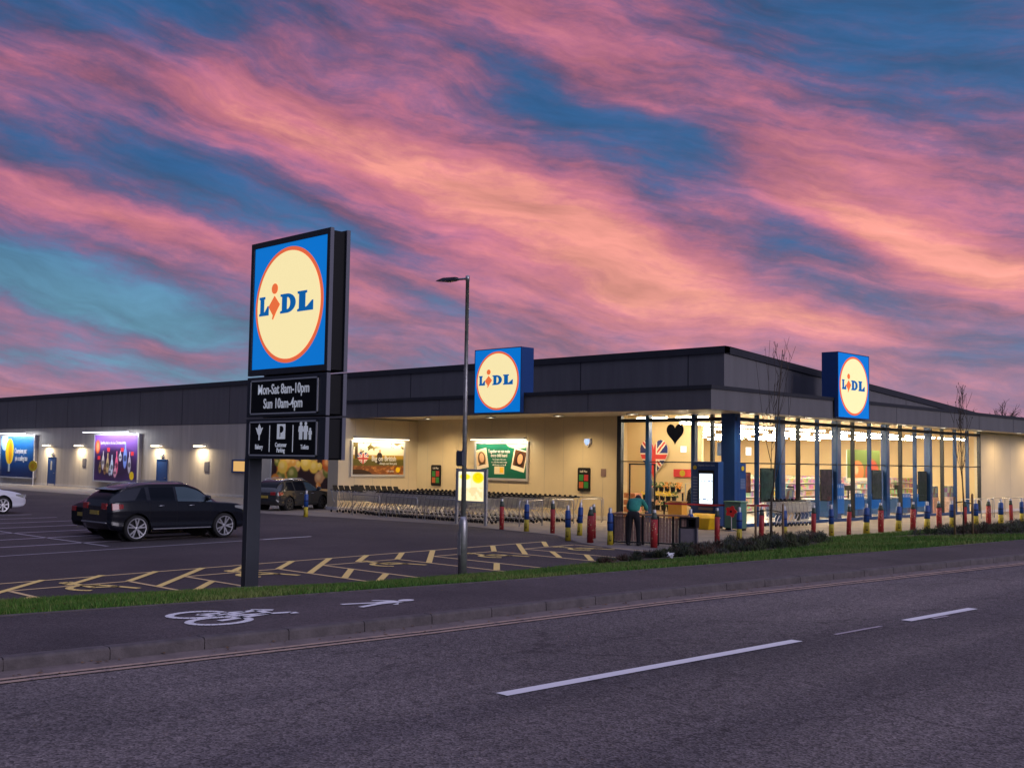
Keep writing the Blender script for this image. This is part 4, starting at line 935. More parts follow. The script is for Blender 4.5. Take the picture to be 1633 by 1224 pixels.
# totem by the road
tt = thing('totem_sign', 'tall grey totem sign with lit logo, opening hours and three pictograms beside the footway', 'totem sign', (-17.4, 12.1, 0))
tt.location = (0, 0, 0)
q = MB(); q.b2(-18.80, -18.64, 11.90, 12.20, -.05, 2.52); bevel(q.build('post', M['anth'], tt), .012)
q = MB(); q.b2(-18.86, -18.58, 11.84, 12.26, 0.0, .03); q.build('base_plate', M['galv'], tt)
XL, XR, YF, YB = -18.72, -16.14, 11.86, 12.30
for z0, z1, nm in ((4.10, 6.70, 'logo_cabinet'), (3.30, 4.065, 'hours_cabinet'), (2.50, 3.265, 'services_cabinet')):
    q = MB(); q.b2(XL+.06, XR-.06, YF+.03, YB-.03, z0+.03, z1-.03); c = q.build(nm, M['black'], tt)
    for (xa, xb, ya, yb3) in ((XL, XR, YF, YF+.07), (XL, XR, YB-.07, YB)):
        e = .11 if nm == 'logo_cabinet' else .06
        f = MB(); f.b2(xa, xb, ya, yb3, z1-e, z1); f.b2(xa, xb, ya, yb3, z0, z0+e); f.b2(xa, xa+.10, ya, yb3, z0+e, z1-e); f.b2(xb-.10 if nm == 'logo_cabinet' else xb-.26, xb, ya, yb3, z0+e, z1-e); bevel(f.build('frame', M['anth'], c), .006)
    f = MB(); f.b2(XR-.012, XR+.006, YF-.004, YF+.075, z0, z1); f.b2(XR-.012, XR+.006, YB-.075, YB+.004, z0, z1); f.build('edge_trim', M['anth_light'], c)
F = facing(((XL+XR)/2-.0, YF+.028, 5.405), SOUTH); lf = bpy.data.objects['logo_cabinet']; logo_face(lf, F, 1.18, 1.185)
hc, scb = bpy.data.objects['hours_cabinet'], bpy.data.objects['services_cabinet']
for c, zc in ((hc, 3.675), (scb, 2.885)):
    F = facing((-17.48, YF-.004, zc), SOUTH)
    q = MB(); q.b2(-1.08, 1.08, -.31, .31, -.02, .008); q.xf(F); q.build('panel', M['darkpanel'], c)
    q = MB(); w_, h_ = 1.10, .33; q.b2(-w_, w_, h_-.028, h_, -.01, .016); q.b2(-w_, w_, -h_, -h_+.028, -.01, .016); q.b2(-w_, -w_+.028, -h_, h_, -.01, .016); q.b2(w_-.028, w_, -h_, h_, -.01, .016); q.xf(F); q.build('panel_trim', M['alu'], c)
F = facing((-17.48, YF-.004, 3.675), SOUTH)
text('lettering', 'Mon-Sat 8am-10pm', .265, M['lettering'], hc, F @ Matrix.Translation((0, .135, .012)), .012, sx=.80)
text('lettering', 'Sun 10am-4pm', .265, M['lettering'], hc, F @ Matrix.Translation((0, -.135, .012)), .012, sx=.80)
F = facing((-17.48, YF-.004, 2.885), SOUTH)
for u in (-.40, .36): q = MB(); q.b2(u-.008, u+.008, -.25, .25, .008, .014); q.xf(F); q.build('divider', M['lettering'], scb)
text('lettering', 'Bakery', .13, M['lettering'], scb, F @ Matrix.Translation((-.75, -.16, .012)), .012, sx=.72)
text('lettering', 'Customer', .12, M['lettering'], scb, F @ Matrix.Translation((-.02, -.12, .012)), .012, sx=.75)
text('lettering', 'Parking', .12, M['lettering'], scb, F @ Matrix.Translation((-.02, -.22, .012)), .012, sx=.75)
text('lettering', 'Toilets', .12, M['lettering'], scb, F @ Matrix.Translation((.74, -.16, .012)), .012, sx=.75)
T_ = lambda u, v: F @ Matrix.Translation((u, v, .012))
poly2d('pictogram', [[(-.13, -.13), (.13, -.13), (.13, .15), (-.13, .15)], [(-.055, -.09), (-.015, -.09), (-.015, -.01), (.03, -.01), (.075, .02), (.085, .055), (.075, .09), (.03, .115), (-.055, .115)]], M['lettering'], scb, T_(-.02, .12), .008)
poly2d('pictogram', [[(-.014, -.15), (.014, -.15), (.016, -.06), (.05, -.03), (.08, .03), (.12, .09), (.07, .08), (.05, .05), (.04, .10), (.0, .16), (-.04, .10), (-.05, .05), (-.08, .08), (-.12, .09), (-.08, .02), (-.05, -.03), (-.016, -.06)]], M['lettering'], scb, T_(-.75, .12), .008)
def manp(s): return [(x*s, y*s) for x, y in ((-.045, -.15), (-.008, -.15), (0, -.03), (.008, -.15), (.045, -.15), (.05, .0), (.075, -.01), (.06, .09), (.03, .105), (-.03, .105), (-.06, .09), (-.075, -.01), (-.05, 0))]
for u, v, s in ((.61, .13, 1.), (.76, .13, 1.), (.90, .075, .66)):
    poly2d('pictogram', [manp(s)], M['lettering'], scb, T_(u, v), .008); poly2d('pictogram', [circle(.030*s+.004, 14, (0, .14*s))], M['lettering'], scb, T_(u, v), .008)

# ------------------------------------------------------------------ lamp column
lc = thing('street_lamp', 'tall galvanised lamp column with a flat lantern beside the verge', 'street lamp', (-17.9, 16.95, 0))
q = MB(); q.lathe((0, 0, 0), [(.10, -.1), (.10, 1.12), (.09, 1.2), (.052, 1.3)], 20); q.build('base_sleeve', M['galv'], lc, True)
q = MB(); q.lathe((0, 0, 0), [(.056, 1.28), (.044, 4.2), (.040, 6.55), (.046, 6.55), (.046, 6.66), (.0, 6.68)], 16); q.build('column', M['galv'], lc, True)
q = MB(); q.b2(-.05, .05, -.118, -.108, .45, .95); q.build('inspection_door', M['galv'], lc)
q = MB(); q.tube([(0, 0, 6.6), (-.38, 0, 6.62)], .026, 8); q.build('arm', M['galv'], lc, True)
q = MB(); q.face([(-.36, -.07, 6.60), (-.36, .07, 6.60), (-.72, .13, 6.60), (-1.02, .05, 6.64), (-1.02, -.05, 6.64), (-.72, -.13, 6.60)]); q.face([(-.36, -.05, 6.67), (-.36, .05, 6.67), (-.72, .10, 6.68), (-1.02, .03, 6.66), (-1.02, -.03, 6.66), (-.72, -.10, 6.68)])
n0 = 0
for i in range(6): q.f.append((i, (i+1) % 6, 6+(i+1) % 6, 6+i))
q.build('lantern', M['anth'], lc)
q = MB(); q.b2(-.70, -.42, -.06, .06, 6.588, 6.600); q.build('lantern_glass', M['anth_light'], lc)
q = MB(); q.b2(-.145, .06, -.12, -.09, 2.42, 2.72); q.b2(-.15, .065, -.09, -.05, 2.40, 2.74); bevel(q.build('control_box', mat('box_slate', (.07, .075, .10), .5), lc), .008)

# ------------------------------------------------------------------ lit notice board
nb = thing('notice_board', 'small lit notice board with yellow posters on two posts before the trolleys', 'notice board', (-31.45, 30.2, 0))
for x in (-.82, .82): q = MB(); q.b2(x-.045, x+.045, -.045, .045, 0, 2.2); q.build('post', M['galv'], nb)
q = MB(); q.b2(-.775, .775, -.05, .06, .88, .94); q.b2(-.775, .775, -.05, .06, 2.08, 2.18); q.b2(-.775, -.72, -.05, .06, .94, 2.08); q.b2(.72, .775, -.05, .06, .94, 2.08); q.build('frame', M['alu'], nb)
def p_notice(U, V):
    C = np.zeros(U.shape+(3,))+rgb(255, 236, 186)
    C = mixa(C, rect(U, V, .0, .47, .45, 1), rgb(255, 246, 214)); C = mixa(C, ell(U, V, .25, .82, .2, .10, .5), rgb(252, 226, 40)); C = mixa(C, ell(U, V, .76, .80, .21, .18, .3), rgb(250, 220, 10)); C = mixa(C, ell(U, V, .76, .84, .10, .09, .12)-ell(U, V, .76, .84, .085, .075, .12), rgb(190, 160, 10))
    C = mixa(C, (nse(U, V, 4, 2) > .15)*rect(U, V, .05, .95, .05, .48, .02)*.35, rgb(214, 166, 110)); C = mixa(C, rect(U, V, .485, .50, .0, 1.), rgb(232, 214, 160)); return C
F = facing((0, -.02, 1.51), SOUTH); print_sheet('lit_poster', 1.44, 1.14, p_notice, F, nb, vcol_mat('notice_print', 1.25))
q = MB(); q.face([(-.72, -.04, .94), (.72, -.04, .94), (.72, -.04, 2.08), (-.72, -.04, 2.08)]); q.build('pane', M['glass'], nb, fix=False)

# ------------------------------------------------------------------ trolleys
def make_trolley(seat):
    t = thing('shopping_trolley', '', 'trolley')
    b = MB(); W0, W1 = .26, .20      # basket half-width rear / front; +x is forward
    def bar(p, q_, r=.0052): b.tube([p, q_], r, 4, False)
    zt0, zt1, zb0, zb1 = 1.0, .93, .56, .64
    for s in (-1, 1):
        for k in range(13):
            f = k/12; w = s*(W0+(W1-W0)*f); w2 = w*.86; x = .0+.82*f; bar((x, w, zt0+(zt1-zt0)*f), (x*.92+.03, w2, zb0+(zb1-zb0)*f))
        for k in range(6):
            f = k/5; bar((.0+.03*f, s*(W0*(1-.14*f)), zt0+(zb0-zt0)*f), (.82-.04*f, s*(W1*(1-.14*f)), zt1+(zb1-zt1)*f), .0055 if k in (0, 5) else .0035)
    for k in range(7):
        w = -W1+2*W1*k/6; bar((.82, w, zt1), (.784, w*.86, zb1)); bar((.03, -W0*.86+2*W0*.86*k/6, zb0), (.784, w*.86, zb1))
    for k in range(5): f = k/4; bar((.82-.036*f, -W1*(1-.14*f), zt1+(zb1-zt1)*f), (.82-.036*f, W1*(1-.14*f), zt1+(zb1-zt1)*f))
    for k in range(6): x = .1+.13*k; bar((x, -.2, zb0+.012*k), (x, .2, zb0+.012*k))
    b.build('basket', M['chrome'], t)
    b = MB()
    for s in (-1, 1):
        b.tube([(-.10, s*.27, 1.03), (-.03, s*.27, .97), (.08, s*.25, .56), (.22, s*.24, .44), (-.02, s*.26, .16), (-.02, s*.26, .11)], .017, 6)
        b.tube([(-.02, s*.25, .17), (.35, s*.22, .17), (.72, s*.17, .17), (.78, s*.16, .12)], .011, 6)
    b.tube([(.72, -.17, .17), (.72, .17, .17)], .011, 6); b.build('frame', M['galv'], t)
    b = MB(); b.tube([(-.10, -.28, 1.04), (-.10, .28, 1.04)], .022, 8); b.build('handle', M['black'] if not seat else M['rubber'], t, True)
    for x, y in ((-.03, .25), (-.03, -.25), (.76, .16), (.76, -.16)):
        b = MB(); b.lathe((x, y-.015, .06), [(.06, 0), (.06, .03)], 12, 'y'); b.build('castor', M['rubber'], t)
    b = MB()
    if seat == 2:
        b.face([(-.02, -.15, .98), (-.02, .15, .98), (-.16, .13, 1.24), (-.16, -.13, 1.24)]); b.face([(.0, -.15, .98), (.0, .15, .98), (-.14, .13, 1.25), (-.14, -.13, 1.25)])
        b.b2(.0, .28, -.15, .15, .95, .985); b.build('child_seat', M['black'], t)
    else:
        b.b2(-.145, -.09, -.05, .05, 1.045, 1.13); b.b2(-.115, -.07, -.24, .24, 1.055, 1.068)
        b.build('coin_lock', M['black'], t)
    return t
tr = {0: make_trolley(0), 2: make_trolley(2)}
usedt = {}
def put_trolley(kind, x, y, rz, label, group, z=.008):
    o = tr[kind] if kind not in usedt else copy_tree(tr[kind]); usedt[kind] = 1
    o.location = (x, y, z); o.rotation_euler = (0, 0, rz); o['label'] = label; o['group'] = group; return o
for i in range(27): put_trolley(0, -31.4-.285*i, 31.55+random.uniform(-.015, .015), R(180)+random.uniform(-.01, .01), 'silver trolley nested in the nearest long row, in front under the hoops', 'trolleys in the nearest row')
for i in range(33): put_trolley(0, -30.9-.285*i, 33.4+random.uniform(-.015, .015), R(180)+random.uniform(-.01, .01), 'silver trolley nested in the middle row of the trolley bay', 'trolleys in the middle row')
for i in range(36): put_trolley(0, -30.5-.285*i, 35.2+random.uniform(-.015, .015), R(180)+random.uniform(-.01, .01), 'silver trolley nested in the long row closest to the green billboard', 'trolleys in the rear row')
for i in range(8): put_trolley(2, -42.6+.42*i, 33.3+random.uniform(-.02, .02), random.uniform(-.03, .03), 'trolley with a raised black child seat at the left end of the bay', 'trolleys with child seats')
for i in range(5): put_trolley(2, -42.4+.45*i, 31.9+random.uniform(-.02, .02), random.uniform(-.03, .03), 'trolley with a black child seat in the front left corner of the bay', 'trolleys with child seats in front')
for i in range(9): put_trolley(0, -24.05+.02*i, 40.1+.27*i, R(90)+.0, 'silver trolley in the short row against the side windows', 'trolleys beside the side windows')
# hoops
def hoop(x, y, L, rz, label, group, h=.92):
    t = thing('rail_hoop', label, 'rail', (x, y, 0), rz, group); r = .1
    pts = [(0, 0, 0), (0, 0, h-r)]+[(r-r*math.cos(a), 0, h-r+r*math.sin(a)) for a in (R(30), R(60), R(90))]+[(L-r+r*math.sin(a), 0, h-r+r*math.cos(a)) for a in (0, R(30), R(60), R(90))]+[(L, 0, 0)]
    q = MB(); q.tube(pts, .022, 8); q.build('tube', M['steel'], t, True)
    q = MB(); q.lathe((0, 0, 0), [(.05, 0), (.05, .018)], 12); q.lathe((L, 0, 0), [(.05, 0), (.05, .018)], 12); q.build('floor_plate', M['galv'], t)
for i, (x, L) in enumerate(((-39.7, 1.9), (-37.3, 2.0), (-34.8, 1.9))): hoop(x, 30.75, L, 0, '%s steel hoop from the left along the front of the trolley bay' % ['first', 'second', 'third'][i], 'hoops along the front of the trolley bay')
for i, y in enumerate((31.0, 33.0, 34.9)): hoop(-29.6-.1*i, y, 1.3, R(90), 'steel hoop at the open right end of the trolley bay, %s' % ['nearest the road', 'middle one', 'nearest the wall'][i], 'hoops at the right end of the trolley bay', 1.0)
hoop(-32.6, 37.4, 1.9, 0, 'steel rail against the wall beside the shop glazing', 'rail', 1.0)
for i, y in enumerate((56.5, 58.2, 60.6, 62.4)): hoop(-22.9, y, 1.0, R(0), 'steel cycle hoop on the paving, %s along the side windows' % ORD[i], 'cycle hoops by the side windows', .95)

# ------------------------------------------------------------------ bollards
def bollard_parts(t, kind, big=1.):
    q = MB(); q.lathe((0, 0, 0), [(.052, 0), (.052, 1.10), (.045, 1.125), (.0, 1.13)], 16); q.build('post', M['galv'], t, True)
    if kind == 'red':
        q = MB(); q.lathe((0, 0, 0), [(.105*big, .0), (.108*big, .5), (.105*big, .84)], 18); q.build('sleeve', M['red'], t, True)
        q = MB(); q.lathe((0, 0, 0), [(.103*big, .842), (.085*big, .93), (.062, 1.02), (.060, 1.04)], 18); q.build('sleeve_tip', mat('sleeve_tip', (.05, .07, .055), .6, var=.3, vscale=20), t, True)
        q = MB()
        for k in range(26):
            a = random.uniform(0, 6.28); z = random.uniform(.06, .8); s = random.uniform(.009, .022); rr_ = .1085*big+.003
            pts = []
            for j in range(7):
                bb_ = j/7*6.28; aa = a+s*math.cos(bb_)/rr_; pts.append((rr_*math.cos(aa), rr_*math.sin(aa), z+s*math.sin(bb_)))
            q.face(pts)
        q.build('sleeve_pattern', mat('sleeve_spot', (.60, .42, .22), .6), t)
    else:
        q = MB(); q.lathe((0, 0, 0), [(.115*big, .43), (.12*big, .70), (.112*big, .93), (.075, .97)], 18); q.build('sleeve', M['bluesleeve'], t, True)
        q = MB(); q.lathe((0, 0, 0), [(.125*big, 0), (.118*big, .2), (.105*big, .428)], 18); q.build('sleeve_base', M['yellow'], t, True)
        q = MB(); a0 = math.atan2(-1, .55)
        for k in range(10):
            a = a0-.3+k*.0667
            z0, z1 = .12, .30
            rr_ = .125*big
            if 0 < k < 9: z0 = .12
            q.face([(rr_*math.cos(a), rr_*math.sin(a), z0), (rr_*math.cos(a+.0667), rr_*math.sin(a+.0667), z0), (rr_*math.cos(a+.0667), rr_*math.sin(a+.0667), z1 if k in (0, 1, 8, 9) else z0+.035), (rr_*math.cos(a), rr_*math.sin(a), z1 if k in (0, 1, 8, 9) else z0+.035)])
        q.build('sleeve_mark', M['black'], t)
        q = MB(); q.lathe((0, 0, 0), [(.1205*big, .66), (.1215*big, .70), (.1200*big, .715)], 18); q.build('sleeve_band', mat('sleeve_band', (.008, .02, .10), .6), t, True)
protos = {}
BOL = [(-39.39, 28.03, 'b'), (-28.78, 29.2, 'r'), (-27.53, 29.21, 'b'), (-26.3, 29.25, 'r'), (-23.54, 26.93, 'b'), (-25.0, 29.2, 'b'), (-22.59, 26.9, 'R'), (-23.82, 28.53, 'r'), (-21.62, 26.7, 'b'), (-20.15, 26.96, 'R'), (-20.0, 28.6, 'b'), (-20.0, 30.1, 'r'), (-19.95, 31.3, 'b'), (-19.85, 32.5, 'r'), (-19.8, 33.9, 'b'),
       (-19.65, 35.6, 'r'), (-19.65, 36.9, 'b'), (-19.6, 38.1, 'r'), (-19.55, 39.4, 'B'), (-19.6, 40.7, 'R'), (-19.5, 42.0, 'B'), (-19.45, 43.2, 'R'), (-19.4, 44.4, 'B'), (-19.4, 45.6, 'R'), (-19.35, 46.8, 'B'), (-19.3, 48.0, 'r'), (-19.3, 49.2, 'B'), (-19.25, 50.5, 'R'), (-19.2, 51.8, 'B'), (-19.2, 53.1, 'r'), (-19.2, 54.4, 'b'), (-19.2, 55.7, 'r')]
cnt = 0
for i, (x, y, k) in enumerate(BOL):
    red = k in 'rR'
    if k not in protos:
        t = thing('bollard', '', 'bollard'); bollard_parts(t, 'red' if red else 'blue', 1.0 if k in 'RB' else .78); protos[k] = t
        o = t
    else: o = copy_tree(protos[k])
    o.location = (x, y, max(.006, zt(x, y))); o.rotation_euler = (random.gauss(0, .012), random.gauss(0, .012), random.uniform(-.25, .25)+(.2 if i > 14 else 0))
    c = 'red pencil-shaped bollard' if red else 'bollard with blue top and yellow foot'
    if i == 0: lab = 'bollard with blue top and yellow foot, alone beside the grey estate car'
    elif i < 10:
        lab = c+[None, ' under the lit notice board, left of the others', ' in front of the trolleys between two red ones', ' before the right part of the trolley rows', ' nearest the yellow hatching', ' just behind another near the trolleys', ', front one of a close red pair', ', rear one of a close red pair', ' in front of the timber fenced corner', ' right beside the bending person'][i]
    else:
        lab = '%s, %s in the row right of the timber screen' % ('red pencil bollard' if red else 'blue and yellow bollard', ORD[i-10])
    o['label'] = lab; o['group'] = 'red sleeved bollards' if red else 'blue and yellow sleeved bollards'
# ------------------------------------------------------------------ things before the entrance
en = thing('timber_screen', 'low timber-topped slatted screen corner in front of the entrance', 'screen fence', (-21.95, 27.25, 0), R(24))
Lx = 2.35
for x in (0, .45, .95, 1.42, 1.9, Lx): q = MB(); q.b2(x-.03, x+.03, -.03, .03, 0, .90); q.build('post', M['black'], en)
q = MB()
for k in range(23):
    x = .06+k*.1
    q.b2(x, x+.085, -.012, .012, .10, .86)
q.build('slat_panel', M['slat'], en)
q = MB(); q.b2(-.05, Lx+.05, -.09, .09, .90, .955); bevel(q.build('top_rail', M['timber'], en), .008)
q = MB(); q.b2(-.05, 0.03, .1, 1.1, .90, .955); q.build('top_rail', M['timber'], en)
q = MB()
for k in range(10): q.b2(-.012, .012, .08+k*.1, .165+k*.1, .10, .86)
q.build('slat_panel', M['slat'], en)
q = MB(); q.b2(0, Lx, -.05, -.035, .05, .09); q.build('rail', M['black'], en)
lb = thing('litter_bin', 'square litter bin with black hood and grey front beside the timber screen', 'litter bin', (-19.85, 28.35, 0), R(24))
q = MB(); q.b2(-.24, .24, -.22, .22, .04, .56); bevel(q.build('body', mat('bin_grey', (.17, .15, .17), .5, var=.15), lb), .015)
q = MB(); q.b2(-.26, .26, -.24, .24, .565, .60); q.b2(-.26, .26, -.24, .24, .84, .90); q.b2(-.26, -.22, -.24, .24, .60, .84); q.b2(.22, .26, -.24, .24, .60, .84); q.b2(-.22, .22, .2, .24, .60, .84); q.build('hood', M['black'], lb)
for x in (-.25, .25): q = MB(); q.b2(x-.03, x+.03, -.245, -.2, 0, .56); q.build('leg', M['anth'], lb)
# kiosk
ki = thing('screen_kiosk', 'tall blue kiosk with a bright white screen at the shop corner', 'kiosk', (-25.05, 37.0, 0))
q = MB(); q.b2(-.62, .62, -.16, .2, .10, 2.62); bevel(q.build('body', M['blue'], ki), .015)
q = MB(); q.b2(-.60, .60, -.14, .18, .0, .10); q.build('plinth', M['black'], ki)
q = MB(); q.b2(-.30, .42, -.20, -.16, 2.16, 2.28); q.b2(-.30, .42, -.20, -.16, .86, .94); q.b2(-.30, -.26, -.20, -.16, .94, 2.16); q.b2(.38, .42, -.20, -.16, .94, 2.16); sf = q.build('screen_frame', M['black'], ki)
q = MB(); q.b2(-.26, .38, -.175, -.162, .96, 2.14); q.build('screen', M['screen'], sf)
q = MB()
for x, z, w in ((-.20, 1.84, .05), (-.02, 1.84, .05), (.16, 1.84, .08), (.3, 1.83, .05), (-.24, 1.10, .04), (-.1, 1.12, .16), (.12, 1.10, .05), (.32, 1.12, .06)): q.b2(x, x+w, -.1785, -.176, z, z+.035)
q.build('screen_picture', M['lb_logo_blue'], sf)
q = MB(); q.b2(-.28, .40, -.20, -.161, .72, .82); q.build('keyboard_shelf', M['anth_light'], ki)
for x, z in ((-.48, 2.38),): F = facing((x, -.168, z), SOUTH); poly2d('round_badge', [circle(.085, 24)], M['yellow'], ki, F, .01)
q = MB()
for k in range(9): q.b2(-.57, -.36, -.166, -.161, 1.0+k*.12, 1.06+k*.12)
q.build('small_print', mat('print_pale', (.12, .18, .34), .6), ki)
F = facing((.05, -.166, 2.47), SOUTH); text('lettering', 'Deposit return here', .12, mat('print_pale2', (.25, .32, .5), .6), ki, F, .0, sx=.8)
bdg = poly2d('wall_badge', [circle(.10, 24)], M['yellow'], None, facing((-24.385, 38.52, 2.36), EAST), .012); tag(bdg, 'round yellow badge on the blue corner post', 'badge')
q = MB()
for k in range(7): q.b2(-24.398, -24.39, 38.36, 38.70, 1.55+k*.06, 1.585+k*.06)
o = q.build('wall_notice', mat('print_pale', (.12, .18, .34), .6)); tag(o, 'pale printed notice on the blue corner post', 'notice')
gb = thing('grit_bin', 'yellow grit bin standing in front of the kiosk', 'grit bin', (-24.75, 36.2, 0), R(0))
q = MB(); q.v = [(-.5, -.3, 0), (.5, -.3, 0), (.5, .3, 0), (-.5, .3, 0), (-.6, -.36, .42), (.6, -.36, .42), (.6, .36, .42), (-.6, .36, .42)]; q.f = [(3, 2, 1, 0), (4, 5, 6, 7), (0, 1, 5, 4), (1, 2, 6, 5), (2, 3, 7, 6), (3, 0, 4, 7)]; bevel(q.build('tub', M['yel_plastic'], gb), .03)
q = MB(); q.v = [(-.63, -.39, .425), (.63, -.39, .425), (.63, .39, .425), (-.63, .39, .425), (-.52, -.2, .56), (.52, -.2, .56), (.52, .32, .60), (-.52, .32, .60)]; q.f = [(3, 2, 1, 0), (4, 5, 6, 7), (0, 1, 5, 4), (1, 2, 6, 5), (2, 3, 7, 6), (3, 0, 4, 7)]; bevel(q.build('lid', M['yel_plastic'], gb), .03)
gc = thing('green_cabinet', 'pale green cabinet on legs right of the yellow grit bin', 'cabinet', (-23.55, 36.7, 0))
q = MB(); q.b2(-.36, .36, -.22, .22, .08, 1.05); bevel(q.build('body', M['greenish'], gc), .02); q = MB(); q.b2(-.40, .40, -.26, .26, 1.05, 1.12); bevel(q.build('top', M['greenish'], gc), .02)
for x in (-.3, .3): q = MB(); q.b2(x-.03, x+.03, -.2, .2, 0, .08); q.build('leg', M['black'], gc)
ro = thing('poppy_board', 'round red flower-shaped board on a thin stand before the green cabinet', 'display board', (-23.35, 36.1, 0))
q = MB(); q.tube([(0, 0, .02), (0, 0, .58)], .018, 8); q.lathe((0, 0, 0), [(.14, 0), (.14, .02)], 16); q.build('stand', M['galv'], ro)
pts = [((.19+.035*math.cos(5*a))*math.cos(a), (.19+.035*math.cos(5*a))*math.sin(a)) for a in np.linspace(0, 2*math.pi, 60)[:-1]]
poly2d('petals', [pts], M['rose'], ro, facing((0, -.02, .74), (.3, -1, 0)), .05); poly2d('flower_centre', [circle(.045, 16)], M['black'], ro, facing((.01, -.05, .74), (.3, -1, 0)), .02)
for i, (x, y) in enumerate(((-25.9, 35.3), (-22.6, 37.6))):
    t = thing('barrier_post', 'slim queue post with round foot %s' % ('left of the yellow grit bin' if i == 0 else 'before the first side window'), 'barrier post', (x, y, 0.006), group='queue posts by the entrance')
    q = MB(); q.lathe((0, 0, 0), [(.17, 0), (.17, .015), (.03, .05), (.028, .98), (.035, .98), (.035, 1.03)], 18); q.build('post', M['black'] if i == 0 else M['galv'], t, True)
o = MB(); o.face([(-25.9, 35.3, .93), (-25.9, 35.3, 1.0), (-24.3, 36.45, .97), (-24.3, 36.45, .90)]); o.face([(-24.3, 36.45, .90), (-24.3, 36.45, .97), (-22.6, 37.6, 1.0), (-22.6, 37.6, .93)]); o = o.build('barrier_belt', M['red'], None, fix=False); tag(o, 'red belt stretched between the two queue posts', 'barrier belt')
li = MB()
for k in range(14):
    a = random.uniform(0, 6.28); c = Vector((random.uniform(-.05, .05), random.uniform(-.08, .08), random.uniform(.02, .13))); 
    p = [c+Vector((random.uniform(-.08, .08), random.uniform(-.08, .08), random.uniform(-.05, .05))) for _ in range(3)]; li.face([(-15.3+v.x, 21.1+v.y, .34+max(0, v.z)) for v in p])
tag(li.build('crumpled_bag', M['litter'], None, fix=False), 'crumpled white bag lying at the edge of the shrub bed', 'litter')
# A small lollipop-type sign by the blue billboard
t = thing('round_sign', 'yellow round sign on a thin post in front of the blue billboard', 'sign', (-87.6, 36.4, 0))
q = MB(); q.tube([(0, 0, 0), (0, 0, 1.3)], .04, 8); q.build('post', M['white'], t); poly2d('disc', [circle(.42, 28)], M['yellow'], t, facing((0, -.05, 1.55), (.45, -1, 0)), .03)
poly2d('disc_mark', [circle(.2, 20)], mat('mark_amber', (.45, .25, .01), .6), t, facing((.01, -.075, 1.55), (.45, -1, 0)), .01)

# ------------------------------------------------------------------ inside the shop
def heart(w, h, n=40):
    P_ = []
    for t_ in np.linspace(0, 2*math.pi, n)[:-1]:
        x = 16*math.sin(t_)**3; y = 13*math.cos(t_)-5*math.cos(2*t_)-2*math.cos(3*t_)-math.cos(4*t_); P_.append((x/16*w/2, (y+2.5)/15*h/2))
    return P_
o = poly2d('heart_sign', [heart(.95, .98)], mat('heart_black', (.002, .002, .002), 1., spec=0.), None, facing((-30.2, 41.97, 3.86), SOUTH), .03); tag(o, 'black heart hanging high in the entrance lobby', 'heart sign')
def p_heart(U, V):
    ins, col = flagheart(U, V, .5, .5, .5, .5); return col
# union-flag heart, cut to shape
t = thing('flag_heart', 'large heart with a red, white and blue cross flag in the lobby', 'heart sign', (0, 0, 0))
F = facing((-31.35, 41.9, 2.70), SOUTH); bk = poly2d('backing', [heart(1.62, 1.9)], M['print_white'], t, F, .02)
nu = 90; u = np.linspace(-.81, .81, nu); v = np.linspace(-.95, .95, nu); H_ = heart(1.60, 1.88, 80); q = MB(); cols = []
hv = []; hf = []; hc_ = []
for i in range(nu-1):
    for j in range(nu-1):
        cx_, cy_ = (u[i]+u[i+1])/2, (v[j]+v[j+1])/2
        if inpoly(cx_, cy_, H_):
            ax_, ay_ = abs(cx_)/.8, abs(cy_-.12)/.9; d_ = abs(ax_-ay_*1.05)
            c = (40, 52, 120)
            if d_ < .20: c = (236, 222, 205)
            if d_ < .08: c = (206, 62, 58)
            if ax_ < .24 or ay_ < .19: c = (236, 222, 205)
            if ax_ < .15 or ay_ < .12: c = (206, 62, 58)
            b0 = len(hv); hv += [(u[i], v[j], 0), (u[i+1], v[j], 0), (u[i+1], v[j+1], 0), (u[i], v[j+1], 0)]; hf.append((b0, b0+1, b0+2, b0+3)); hc_ += [(*lin(*c), 1)]*4
me = bpy.data.meshes.new('flag_print'); me.from_pydata(hv, [], hf); me.transform(F @ Matrix.Translation((0, 0, .014))); me.materials.append(M['print'])
a = me.color_attributes.new('print', 'FLOAT_COLOR', 'POINT'); a.data.foreach_set('color', np.array(hc_, dtype=np.float32).ravel()); o = bpy.data.objects.new('flag_print', me); COL.objects.link(o); o.parent = t
def hang(name, label, cat, cx, cy, cz, w, h, nrm, m, th=.03, group=None, frame=None):
    t = thing(name, label, cat, (0, 0, 0), group=group); F = facing((cx, cy, cz), nrm); q = MB(); q.b2(-w/2, w/2, -h/2, h/2, -th/2, th/2); q.xf(F); q.build('panel', m, t)
    if frame:
        q = MB(); e = .03; q.b2(-w/2-e, w/2+e, h/2, h/2+e, -th/2-.01, th/2+.01); q.b2(-w/2-e, w/2+e, -h/2-e, -h/2, -th/2-.01, th/2+.01); q.b2(-w/2-e, -w/2, -h/2, h/2, -th/2-.01, th/2+.01); q.b2(w/2, w/2+e, -h/2, h/2, -th/2-.01, th/2+.01); q.xf(F); q.build('frame', frame, t)
    return t
t = hang('logo_banner', 'red banner with a yellow disc on the lobby wall', 'banner', -29.75, 41.95, 2.08, 1.0, .36, SOUTH, mat('banner_red', (.6, .04, .05), .6)); poly2d('disc', [circle(.15, 24)], M['yellow'], t, facing((-29.75, 41.93, 2.08), SOUTH), .01)
o = MB(); o.b2(-29.55, -29.27, 41.5, 41.56, 3.03, 3.31); tag(o.build('square_lamp', M['sq'], None), 'small square white lamp under the black heart', 'lamp')
